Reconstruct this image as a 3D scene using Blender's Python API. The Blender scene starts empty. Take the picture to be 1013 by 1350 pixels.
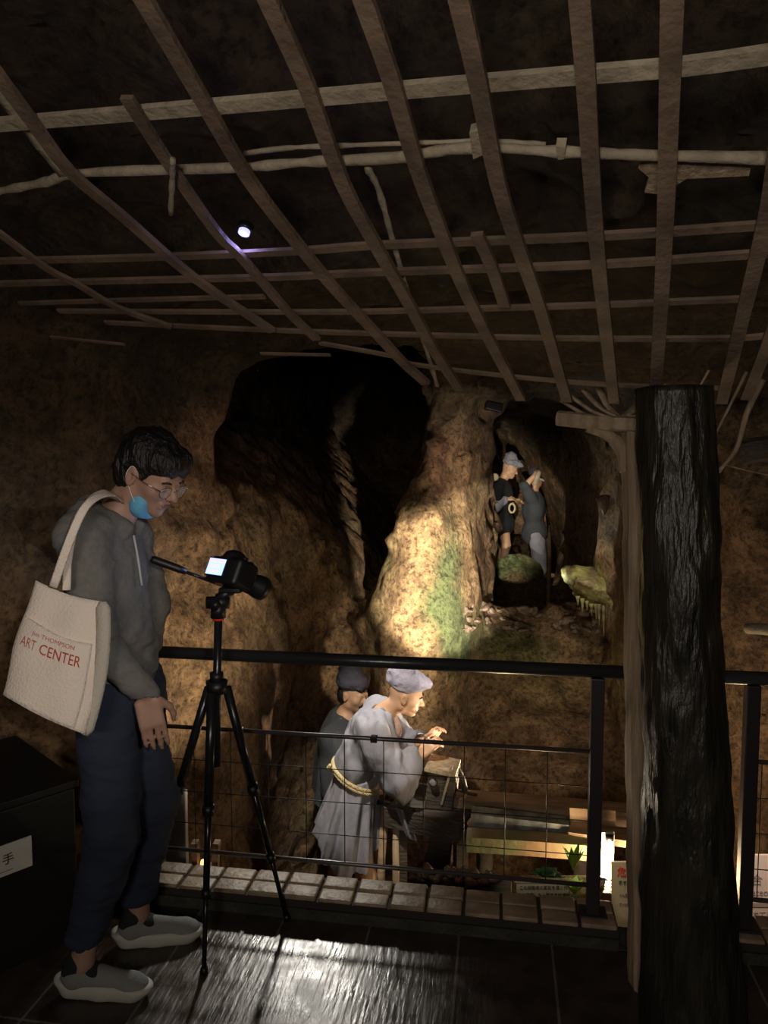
import bpy, math, random
import numpy as np
from mathutils import Vector, Matrix, Euler
random.seed(7); rng = np.random.default_rng(11)
R = math.radians
S = bpy.context.scene
COL = S.collection

# ------------------------------------------------------------------ camera
F = 975.0; CAMZ = 1.6; YAW = R(9.0); PITCH = R(-4.4)
camd = bpy.data.cameras.new('camera_view'); camo = bpy.data.objects.new('camera_view', camd); COL.objects.link(camo)
camo.location = (0, 0, CAMZ); camo.rotation_euler = (R(90) + PITCH, 0, YAW)
camd.sensor_fit = 'VERTICAL'; camd.sensor_height = 36; camd.lens = 36 * F / 1350; camd.clip_start = 0.05
S.camera = camo
CM = Euler((R(90) + PITCH, 0, YAW)).to_matrix()
def ray(px, py): return CM @ Vector(((px - 506.5) / F, -(py - 675) / F, -1))
def at(px, py, t): return Vector((0, 0, CAMZ)) + ray(px, py) * t          # t: metres from the lens along its axis
def atz(px, py, z):
    r = ray(px, py); return Vector((0, 0, CAMZ)) + r * ((z - CAMZ) / r.z)
def atY(px, py, Y):
    r = ray(px, py); return Vector((0, 0, CAMZ)) + r * (Y / r.y)
def proj(p):
    q = CM.inverted() @ (Vector(p) - Vector((0, 0, CAMZ))); return (506.5 + F * q.x / -q.z, 675 - F * q.y / -q.z, -q.z)
FWD = Vector((-math.sin(YAW), math.cos(YAW), 0)); RGT = Vector((math.cos(YAW), math.sin(YAW), 0))
def ut(u, t, z=0): return RGT * u + FWD * t + Vector((0, 0, z))

# ------------------------------------------------------------------ materials
def mat(name, col, rough=.7, metal=0, col2=None, scale=8, bump=0, bscale=40, emis=None, estr=0, spec=.5, detail=4, stretch=None, trans=0, alpha=1, lo=.35, hi=.65):
    m = bpy.data.materials.new(name); m.use_nodes = True
    n = m.node_tree.nodes; l = m.node_tree.links; b = n['Principled BSDF']
    b.inputs['Base Color'].default_value = (*col, 1); b.inputs['Roughness'].default_value = rough
    b.inputs['Metallic'].default_value = metal; b.inputs['Specular IOR Level'].default_value = spec
    if trans: b.inputs['Transmission Weight'].default_value = trans
    if alpha < 1: b.inputs['Alpha'].default_value = alpha
    tc = n.new('ShaderNodeTexCoord'); mp = n.new('ShaderNodeMapping'); l.new(tc.outputs['Object'], mp.inputs[0])
    if stretch: mp.inputs['Scale'].default_value = stretch
    if col2:
        t = n.new('ShaderNodeTexNoise'); t.inputs['Scale'].default_value = scale; t.inputs['Detail'].default_value = detail
        l.new(mp.outputs[0], t.inputs[0]); r = n.new('ShaderNodeValToRGB'); l.new(t.outputs[0], r.inputs[0])
        r.color_ramp.elements[0].color = (*col, 1); r.color_ramp.elements[1].color = (*col2, 1)
        r.color_ramp.elements[0].position = lo; r.color_ramp.elements[1].position = hi
        l.new(r.outputs[0], b.inputs['Base Color'])
    if bump:
        t = n.new('ShaderNodeTexNoise'); t.inputs['Scale'].default_value = bscale; t.inputs['Detail'].default_value = 5
        l.new(mp.outputs[0], t.inputs[0]); bm = n.new('ShaderNodeBump'); bm.inputs['Strength'].default_value = bump
        bm.inputs['Distance'].default_value = .02; l.new(t.outputs[0], bm.inputs['Height']); l.new(bm.outputs[0], b.inputs['Normal'])
    if emis:
        b.inputs['Emission Color'].default_value = (*emis, 1); b.inputs['Emission Strength'].default_value = estr
    return m
def rock_mat(dark=1.0, name='rock'):
    m = bpy.data.materials.new(name); m.use_nodes = True; n = m.node_tree.nodes; l = m.node_tree.links; b = n['Principled BSDF']
    b.inputs['Roughness'].default_value = .62
    tc = n.new('ShaderNodeTexCoord')
    def noise(s, d=6, r=.6):
        t = n.new('ShaderNodeTexNoise'); t.inputs['Scale'].default_value = s; t.inputs['Detail'].default_value = d; t.inputs['Roughness'].default_value = r
        l.new(tc.outputs['Object'], t.inputs[0]); return t
    def ramp(src, e):
        r = n.new('ShaderNodeValToRGB'); l.new(src, r.inputs[0]); el = r.color_ramp.elements
        while len(el) < len(e): el.new(.5)
        for k, (p, c) in enumerate(e): el[k].position = p; el[k].color = (*c, 1) if len(c) == 3 else c
        return r.outputs[0]
    def mix(f, a, c, mode='MIX'):
        x = n.new('ShaderNodeMix'); x.data_type = 'RGBA'; x.blend_type = mode
        if isinstance(f, float): x.inputs[0].default_value = f
        else: l.new(f, x.inputs[0])
        for s, v in ((6, a), (7, c)):
            if isinstance(v, tuple): x.inputs[s].default_value = (*v, 1)
            else: l.new(v, x.inputs[s])
        return x.outputs[2]
    base = ramp(noise(1.3).outputs[0], [(.32, (.15, .092, .055)), (.5, (.26, .17, .10)), (.66, (.20, .155, .095))])
    patches = ramp(noise(7, 8, .7).outputs[0], [(.38, (.45, .4, .36)), (.62, (1.25, 1.2, 1.1))])
    c = mix(1.0, base, patches, 'MULTIPLY')
    for nm, colr in (('ochre', (.50, .35, .20)), ('moss', (.17, .22, .10)), ('red', (.26, .10, .07)), ('yellow', (.36, .35, .13))):
        a = n.new('ShaderNodeAttribute'); a.attribute_name = nm
        k = mix(1.0, patches, colr, 'MULTIPLY')
        c = mix(a.outputs['Fac'], c, k)
    pit = ramp(noise(32, 6, .75).outputs[0], [(.40, (.35, .32, .30)), (.50, (1, 1, 1)), (.66, (1.25, 1.22, 1.15))])
    c = mix(1.0, c, pit, 'MULTIPLY')
    a = n.new('ShaderNodeAttribute'); a.attribute_name = 'soot_shade'
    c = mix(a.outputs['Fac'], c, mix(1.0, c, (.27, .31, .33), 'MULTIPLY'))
    l.new(c, b.inputs['Base Color'])
    v = n.new('ShaderNodeTexVoronoi'); v.inputs['Scale'].default_value = 22; v.inputs['Randomness'].default_value = 1
    nz = noise(9, 4, .6); ad = n.new('ShaderNodeVectorMath'); ad.operation = 'MULTIPLY_ADD'
    l.new(nz.outputs[1], ad.inputs[0]); ad.inputs[1].default_value = (.05, .05, .05); l.new(tc.outputs['Object'], ad.inputs[2]); l.new(ad.outputs[0], v.inputs[0])
    n2 = noise(30, 8, .78)
    ma = n.new('ShaderNodeMath'); ma.operation = 'MULTIPLY_ADD'; l.new(v.outputs[0], ma.inputs[0]); ma.inputs[1].default_value = .55; l.new(n2.outputs[0], ma.inputs[2])
    bm = n.new('ShaderNodeBump'); bm.inputs['Strength'].default_value = .9; bm.inputs['Distance'].default_value = .03
    l.new(ma.outputs[0], bm.inputs['Height']); l.new(bm.outputs[0], b.inputs['Normal'])
    rr = n.new('ShaderNodeMapRange'); l.new(n2.outputs[0], rr.inputs[0]); rr.inputs[3].default_value = .25; rr.inputs[4].default_value = .85; l.new(rr.outputs[0], b.inputs['Roughness'])
    return m
M = {}
M['rock'] = rock_mat()
M['batten'] = mat('batten_wood', (.24, .175, .125), .7, col2=(.125, .092, .068), scale=9, bump=.3, bscale=60, stretch=(1, 1, 1))
M['pale_lath'] = mat('pale_lath', (.44, .39, .29), .8, col2=(.27, .235, .17), scale=14, bump=.4, bscale=50)
M['pale_post'] = mat('pale_post', (.44, .35, .24), .75, col2=(.28, .21, .14), scale=14, bump=.4, bscale=30, stretch=(3, 3, .25))
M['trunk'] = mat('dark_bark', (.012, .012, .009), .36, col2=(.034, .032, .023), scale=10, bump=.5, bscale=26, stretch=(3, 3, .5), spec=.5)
M['steel'] = mat('painted_steel', (.05, .055, .06), .28, metal=.4, spec=.6, bump=.05)
M['steel2'] = mat('dull_steel', (.035, .03, .035), .45, metal=.3)
M['barsteel'] = mat('grey_bar', (.16, .15, .15), .35, metal=.7)
M['wire'] = mat('mesh_wire', (.04, .036, .034), .45, metal=.5)
M['black'] = mat('black_plastic', (.008, .008, .009), .45)
M['tripod'] = mat('tripod_metal', (.03, .032, .036), .25, metal=.6)
M['cabinet'] = mat('black_cabinet', (.006, .006, .005), .6)
M['screen'] = mat('screen', (.02, .02, .03), .3, emis=(.45, .6, 1), estr=1.6)
M['screen_bar'] = mat('screen_bar', (.02, .02, .03), .3, emis=(.85, .6, .95), estr=1.4)
M['skin'] = mat('skin', (.42, .26, .19), .55, col2=(.36, .21, .15), scale=20, bump=.05)
M['lips'] = mat('lips', (.27, .11, .09), .5)
M['hair'] = mat('black_hair', (.006, .005, .005), .5, bump=.6, bscale=120, stretch=(1, 1, .3))
M['hoodie'] = mat('grey_fleece', (.155, .152, .142), .95, col2=(.19, .185, .175), scale=60, bump=.3, bscale=200)
M['trousers'] = mat('navy_cotton', (.022, .032, .06), .9, bump=.25, bscale=160)
M['shoe_up'] = mat('grey_knit', (.24, .25, .25), .85, bump=.3, bscale=200)
M['shoe_dark'] = mat('dark_knit', (.012, .018, .016), .9, bump=.3, bscale=200)
M['sole'] = mat('white_foam', (.50, .50, .45), .6)
M['mask'] = mat('blue_mask', (.13, .42, .66), .8, bump=.2, bscale=150)
M['maskin'] = mat('mask_loop', (.7, .7, .7), .8)
M['glass'] = mat('lens_glass', (1, 1, 1), .03, alpha=.10)
M['frame'] = mat('wire_rim', (.5, .42, .34), .2, metal=.9)
M['tote'] = mat('cream_canvas', (.80, .71, .62), .95, bump=.35, bscale=170)
M['tote_in'] = mat('canvas_gusset', (.50, .47, .41), .95, bump=.35, bscale=170)
M['redink'] = mat('red_ink', (.62, .13, .07), .9)
M['pinkink'] = mat('pink_ink', (.66, .27, .22), .9)
M['robe'] = mat('blue_grey_robe', (.30, .30, .36), .9, col2=(.23, .24, .29), scale=9, bump=1.0, bscale=9, stretch=(1.6, 1.2, .8))
M['robe_lap'] = mat('robe_lapel', (.20, .20, .23), .9, bump=.3, bscale=110)
M['robe_dark'] = mat('navy_robe', (.045, .052, .062), .9, bump=.9, bscale=10, stretch=(1.6, 1.2, .8))
M['black_cloth'] = mat('black_cloth', (.008, .009, .012), .95, bump=.9, bscale=10)
M['hatcloth'] = mat('lavender_hat', (.32, .31, .42), .9, bump=.3, bscale=110)
M['hat_dark'] = mat('indigo_hat', (.05, .048, .068), .9, bump=.3, bscale=110)
M['rope'] = mat('straw_rope', (.62, .52, .30), .85, bump=.8, bscale=120)
M['mskin'] = mat('figure_skin', (.55, .34, .22), .5, col2=(.48, .28, .17), scale=14)
M['undercloth'] = mat('pink_undercloth', (.45, .30, .26), .9, col2=(.3, .2, .18), scale=30)
M['plank'] = mat('plank', (.44, .31, .20), .7, col2=(.27, .18, .11), scale=7, bump=.4, bscale=20, stretch=(.5, 3, 3))
M['oldwood'] = mat('old_grey_wood', (.085, .07, .055), .8, col2=(.05, .042, .034), scale=8, bump=.5, bscale=24, stretch=(.6, 3, 3))
M['greenwood'] = mat('mossy_plank', (.20, .21, .10), .8, col2=(.30, .20, .11), scale=5, bump=.4, bscale=20)
M['pipe'] = mat('mouldy_pipe', (.30, .33, .33), .6, col2=(.10, .12, .11), scale=16, bump=.4, bscale=30)
M['brick'] = mat('kerb_brick', (.38, .29, .20), .5, col2=(.22, .165, .11), scale=14, bump=.35, bscale=30, spec=.5)
M['mortar'] = mat('mortar', (.035, .028, .022), .9)
M['kerbface'] = mat('kerb_face', (.05, .055, .038), .8, col2=(.025, .03, .02), scale=10, bump=.6, bscale=30)
M['leaf'] = mat('leaf', (.22, .38, .05), .45)
M['leaf2'] = mat('leaf_blue', (.07, .24, .12), .45)
M['stone'] = mat('ore', (.20, .15, .11), .45, col2=(.14, .09, .07), scale=12, bump=.5, bscale=50)
M['stone2'] = mat('ore_red', (.20, .08, .06), .45, col2=(.10, .05, .04), scale=12, bump=.5, bscale=50)
M['paper'] = mat('sign_board', (.62, .52, .36), .7)
M['paper_white'] = mat('white_board', (.66, .64, .58), .7)
M['paper_pink'] = mat('pinkish_board', (.78, .62, .52), .7)
M['caption'] = mat('caption_board', (.36, .33, .24), .7)
M['ink'] = mat('ink', (.05, .045, .04), .8)
M['greyink'] = mat('grey_ink', (.30, .24, .22), .8)
M['band'] = mat('sign_band', (.42, .32, .25), .7)
M['red'] = mat('warning_red', (.75, .03, .02), .7)
M['tube'] = mat('lamp_tube', (.9, .85, .7), .4, emis=(1, .72, .40), estr=22)
M['violet'] = mat('violet_disc', (.3, .3, .5), .4, emis=(.38, .36, 1), estr=2.0)
M['limepost'] = mat('whitewashed_board', (.45, .44, .43), .7, col2=(.34, .33, .33), scale=8, bump=.2)
M['cup'] = mat('cup', (.55, .5, .45), .4)
M['iron'] = mat('black_iron', (.03, .03, .03), .5, metal=.6)
M['icicle'] = mat('mineral_drip', (.36, .34, .13), .55, col2=(.17, .13, .07), scale=9, bump=1.0, bscale=24, lo=.42, hi=.6)

# ------------------------------------------------------------------ objects
BASE = {}
def link(name, me, m=None, parent=None, smooth=True):
    o = bpy.data.objects.new(name, me); COL.objects.link(o)
    if m is not None and not me.materials: me.materials.append(m)
    if smooth: me.polygons.foreach_set('use_smooth', [True] * len(me.polygons))
    if parent is not None:
        o.parent = parent
        p = parent; W = Matrix.Identity(4)
        while p is not None: W = p.matrix_basis @ W if p.parent is None else W; q = p; p = p.parent
        o.matrix_parent_inverse = Matrix.Identity(4)
        if parent.type == 'EMPTY' and parent.get('worldparts'): o.matrix_parent_inverse = parent.matrix_basis.inverted()
    return o
def tag(o, label=None, cat=None, group=None, kind=None):
    if label: o['label'] = label
    if cat: o['category'] = cat
    if group: o['group'] = group
    if kind: o['kind'] = kind
    return o
def thing(name, label, cat, loc=(0, 0, 0), rotz=0, group=None, world=True):
    o = bpy.data.objects.new(name, None); COL.objects.link(o); o.empty_display_size = .05
    o.location = loc; o.rotation_euler = (0, 0, rotz); o.matrix_basis = Matrix.LocRotScale(Vector(loc), Euler((0, 0, rotz)), None)
    if world: o['worldparts'] = 1
    return tag(o, label, cat, group)
def pymesh(name, vs, fs):
    me = bpy.data.meshes.new(name); me.from_pydata([tuple(v) for v in vs], [], [tuple(f) for f in fs]); me.update(); return me
class MB:
    def __init__(s): s.v = []; s.f = []
    def add(s, vs, fs):
        k = len(s.v); s.v += [Vector(v) for v in vs]; s.f += [tuple(i + k for i in f) for f in fs]; return s
    def box(s, c, h, rot=None, bev=0.0):
        c = Vector(c); hx, hy, hz = h; Mx = rot if rot is not None else Matrix.Identity(3)
        if bev <= 0:
            vs = [c + Mx @ Vector((x * hx, y * hy, z * hz)) for x in (-1, 1) for y in (-1, 1) for z in (-1, 1)]
            return s.add(vs, [(0, 1, 3, 2), (4, 6, 7, 5), (0, 4, 5, 1), (2, 3, 7, 6), (0, 2, 6, 4), (1, 5, 7, 3)])
        import bmesh
        bm = bmesh.new(); bmesh.ops.create_cube(bm, size=2)
        for v in bm.verts: v.co = Vector((v.co.x * hx, v.co.y * hy, v.co.z * hz))
        bmesh.ops.bevel(bm, geom=bm.edges[:], offset=min(bev, min(h) * .9), segments=2, affect='EDGES', profile=.6)
        bm.verts.ensure_lookup_table(); bm.verts.index_update()
        s.add([c + Mx @ v.co for v in bm.verts], [[v.index for v in f.verts] for f in bm.faces]); bm.free(); return s
    def tube(s, pts, r, n=12, cap=True, flat=None, up=None):
        pts = [Vector(p) for p in pts]; N = len(pts)
        rs = r if isinstance(r, (list, tuple)) else [r] * N
        vs = []; prev = None
        for i, p in enumerate(pts):
            d = (pts[min(i + 1, N - 1)] - pts[max(i - 1, 0)]).normalized()
            if up is not None: a = Vector(up)
            elif prev is not None: a = prev
            else: a = Vector((0, 0, 1)) if abs(d.z) < .9 else Vector((1, 0, 0))
            a = (a - d * a.dot(d)).normalized(); b = d.cross(a); prev = a
            ka, kb = (1, 1) if flat is None else flat
            for j in range(n):
                th = 2 * math.pi * (j + (.5 if n == 4 else 0)) / n
                ca, sb = math.cos(th), math.sin(th)
                if n == 4: ca *= 1.414; sb *= 1.414
                vs.append(p + a * (ca * rs[i] * ka) + b * (sb * rs[i] * kb))
        fs = [(i * n + j, i * n + (j + 1) % n, (i + 1) * n + (j + 1) % n, (i + 1) * n + j) for i in range(N - 1) for j in range(n)]
        if cap: fs += [tuple(range(n))[::-1], tuple((N - 1) * n + j for j in range(n))]
        return s.add(vs, fs)
    def build(s, name, m, parent=None, smooth=False, label=None):
        me = pymesh(name, s.v, s.f)
        o = link(name, me, m, parent, smooth)
        if label: o['label'] = label
        return o
def spline(pts, n=8):
    pts = [Vector(p) for p in pts]; P = [pts[0] * 2 - pts[1]] + pts + [pts[-1] * 2 - pts[-2]]; out = []
    for i in range(1, len(P) - 2):
        for k in range(n):
            t = k / n; a, b, c, d = P[i - 1:i + 3]
            out.append(.5 * ((2 * b) + (c - a) * t + (2 * a - 5 * b + 4 * c - d) * t * t + (3 * b - a - 3 * c + d) * t ** 3))
    return out + [pts[-1]]
def text_mesh(s, size, depth=.0008, align='CENTER'):
    c = bpy.data.curves.new('t', 'FONT'); c.body = s; c.size = size; c.extrude = depth; c.align_x = align; c.align_y = 'CENTER'; c.resolution_u = 3
    o = bpy.data.objects.new('t', c); COL.objects.link(o); bpy.context.view_layer.update()
    me = bpy.data.meshes.new_from_object(o.evaluated_get(bpy.context.evaluated_depsgraph_get()))
    bpy.data.objects.remove(o); bpy.data.curves.remove(c); me.materials.clear(); return me
def put_text(s, size, o, x, y, m, parent, name='lettering', depth=.0008, sx=1):
    """o: centre, x: reading direction, y: up direction (world)"""
    me = text_mesh(s, size, depth); x = Vector(x).normalized(); y = Vector(y).normalized(); z = x.cross(y)
    T = Matrix((x * sx, y, z)).transposed()
    for v in me.vertices: v.co = Vector(o) + T @ v.co
    return link(name, me, m, parent, False)

# ------------------------------------------------------------------ signed distance fields -> surface nets
def vnoise(P, sc, seed=0):
    r = np.random.default_rng(seed).random((32, 32, 32)).astype(np.float32)
    q = P / sc; i = np.floor(q).astype(np.int32); f = (q - i).astype(np.float32); f = f * f * (3 - 2 * f)
    out = np.zeros(P.shape[:-1], np.float32)
    for dx in (0, 1):
        wx = f[..., 0] if dx else 1 - f[..., 0]
        for dy in (0, 1):
            wy = f[..., 1] if dy else 1 - f[..., 1]
            for dz in (0, 1):
                wz = f[..., 2] if dz else 1 - f[..., 2]
                out += wx * wy * wz * r[(i[..., 0] + dx) & 31, (i[..., 1] + dy) & 31, (i[..., 2] + dz) & 31]
    return out * 2 - 1
def fbm(P, sc, octs=3, seed=0, g=.5):
    o = 0; a = 1
    for k in range(octs): o = o + a * vnoise(P + k * 3.17, sc / 2 ** k, seed + k); a *= g
    return o
def smin(a, b, k):
    h = np.clip(.5 + .5 * (b - a) / k, 0, 1); return b * (1 - h) + a * h - k * h * (1 - h)
def smax(a, b, k): return -smin(-a, -b, k)
def nets(f, org, h):
    nx, ny, nz = f.shape; s = f < 0
    c = s[:-1, :-1, :-1].astype(np.int8)
    cnt = np.zeros((nx - 1, ny - 1, nz - 1), np.int8)
    for dx in (0, 1):
        for dy in (0, 1):
            for dz in (0, 1): cnt += s[dx:nx - 1 + dx, dy:ny - 1 + dy, dz:nz - 1 + dz]
    act = (cnt > 0) & (cnt < 8); I = np.argwhere(act)
    idx = -np.ones(act.shape, np.int32); idx[act] = np.arange(len(I))
    acc = np.zeros((len(I), 3), np.float32); w = np.zeros(len(I), np.float32)
    for ax in range(3):
        o1, o2 = [a for a in range(3) if a != ax]
        for a in (0, 1):
            for b in (0, 1):
                p0 = np.zeros(3, int); p0[o1] = a; p0[o2] = b; p1 = p0.copy(); p1[ax] = 1
                A = f[tuple((I + p0).T)]; B = f[tuple((I + p1).T)]; m = (A < 0) != (B < 0)
                t = np.where(m, A / np.where(m, A - B, 1), 0)
                v = np.zeros((len(I), 3), np.float32); v[:, o1] = a; v[:, o2] = b; v[:, ax] = t
                acc[m] += v[m]; w[m] += 1
    V = (I + acc / np.maximum(w, 1)[:, None]) * h + np.array(org)
    Q = []
    for ax in range(3):
        o1, o2 = [(1, 2), (2, 0), (0, 1)][ax]
        sl0 = [slice(None)] * 3; sl1 = [slice(None)] * 3; sl0[ax] = slice(0, -1); sl1[ax] = slice(1, None)
        ch = s[tuple(sl0)] != s[tuple(sl1)]; E = np.argwhere(ch)
        E = E[(E[:, o1] > 0) & (E[:, o2] > 0) & (E[:, o1] < f.shape[o1] - 1) & (E[:, o2] < f.shape[o2] - 1)]
        def cell(d1, d2):
            q = E.copy(); q[:, o1] -= d1; q[:, o2] -= d2; return idx[tuple(q.T)]
        q = np.stack([cell(1, 1), cell(0, 1), cell(0, 0), cell(1, 0)], 1)
        flip = ~s[tuple(E.T)]; q[flip] = q[flip][:, ::-1]; Q.append(q)
    return V, np.concatenate(Q)
def npmesh(name, V, Q):
    me = bpy.data.meshes.new(name); me.vertices.add(len(V)); me.vertices.foreach_set('co', V.astype(np.float32).ravel())
    me.loops.add(len(Q) * 4); me.loops.foreach_set('vertex_index', Q.astype(np.int32).ravel())
    me.polygons.add(len(Q)); me.polygons.foreach_set('loop_start', np.arange(0, len(Q) * 4, 4, dtype=np.int32))
    me.update(calc_edges=True); me.validate(); return me
class SDF:
    def __init__(s, lo, hi, h):
        s.lo = np.array(lo, float); s.h = h; s.n = np.ceil((np.array(hi) - s.lo) / h).astype(int) + 1
        s.f = np.full(s.n, 1.0, np.float32)
    def sub(s, lo, hi, pad):
        a = np.clip(np.floor((np.array(lo) - pad - s.lo) / s.h).astype(int), 0, s.n); b = np.clip(np.ceil((np.array(hi) + pad - s.lo) / s.h).astype(int) + 1, 0, s.n)
        if (b <= a).any(): return None, None
        g = np.stack(np.meshgrid(*[s.lo[i] + s.h * np.arange(a[i], b[i]) for i in range(3)], indexing='ij'), -1).astype(np.float32)
        return tuple(slice(a[i], b[i]) for i in range(3)), g
    def op(s, sl, d, k, cut):
        k = max(k, 1e-4)
        s.f[sl] = smax(s.f[sl], -d, k) if cut else smin(s.f[sl], d, k)
    def cone(s, a, b, ra, rb=None, k=.02, cut=False):
        rb = ra if rb is None else rb; a = np.array(a, np.float32); b = np.array(b, np.float32); r = max(ra, rb)
        sl, g = s.sub(np.minimum(a, b) - r, np.maximum(a, b) + r, k + 3 * s.h)
        if sl is None: return s
        ba = b - a; L = float(ba @ ba) + 1e-9; t = np.clip(((g - a) @ ba) / L, 0, 1)
        d = np.linalg.norm(g - a - t[..., None] * ba, axis=-1) - (ra + (rb - ra) * t); s.op(sl, d, k, cut); return s
    def ell(s, c, r, rot=None, k=.02, cut=False):
        c = np.array(c, np.float32); r = np.array(r, np.float32) if np.ndim(r) else np.full(3, r, np.float32); m = float(r.max())
        sl, g = s.sub(c - m, c + m, k + 3 * s.h)
        if sl is None: return s
        q = g - c
        if rot is not None: q = q @ np.array(rot, np.float32)
        k0 = np.linalg.norm(q / r, axis=-1); k1 = np.linalg.norm(q / r ** 2, axis=-1) + 1e-6
        s.op(sl, k0 * (k0 - 1) / k1, k, cut); return s
    def box(s, c, hf, rd=.01, rot=None, k=.01, cut=False):
        c = np.array(c, np.float32); hf = np.array(hf, np.float32); m = float(np.linalg.norm(hf))
        sl, g = s.sub(c - m, c + m, k + 3 * s.h)
        if sl is None: return s
        q = g - c
        if rot is not None: q = q @ np.array(rot, np.float32)
        q = np.abs(q) - hf + rd; d = np.linalg.norm(np.maximum(q, 0), axis=-1) + np.minimum(q.max(-1), 0) - rd
        s.op(sl, d, k, cut); return s
    def noise(s, amp, sc, seed=0, octs=2, stretch=(1, 1, 1)):
        m = np.abs(s.f) < amp * 4 + 3 * s.h; I = np.argwhere(m); P = (I * s.h + s.lo) * np.array(stretch)
        s.f[m] += amp * fbm(P.astype(np.float32), sc, octs, seed); return s
    def mesh(s, name):
        V, Q = nets(s.f, s.lo, s.h); return npmesh(name, V, Q)
    def build(s, name, m, parent, label=None):
        o = link(name, s.mesh(name), m, parent, True)
        if label: o['label'] = label
        return o

# ------------------------------------------------------------------ levels and planes
YK0 = 2.365; YK1 = 2.515; KH = .08          # kerb front / back / height
YR = 2.435                                  # railing line
PIT = -1.3
VP1 = ray(850, 1000); VP2 = ray(-2200, 400)
PN = VP1.cross(VP2).normalized()
if PN.z < 0: PN = -PN
PP0 = at(890, 540, 2.15)
def atpl(px, py, off=0.0):
    r = ray(px, py); o = Vector((0, 0, CAMZ)); return o + r * (((PP0 + PN * off) - o).dot(PN) / r.dot(PN))
def plane_z(x, y): return PP0.z - (PN.x * (x - PP0.x) + PN.y * (y - PP0.y)) / PN.z

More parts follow.
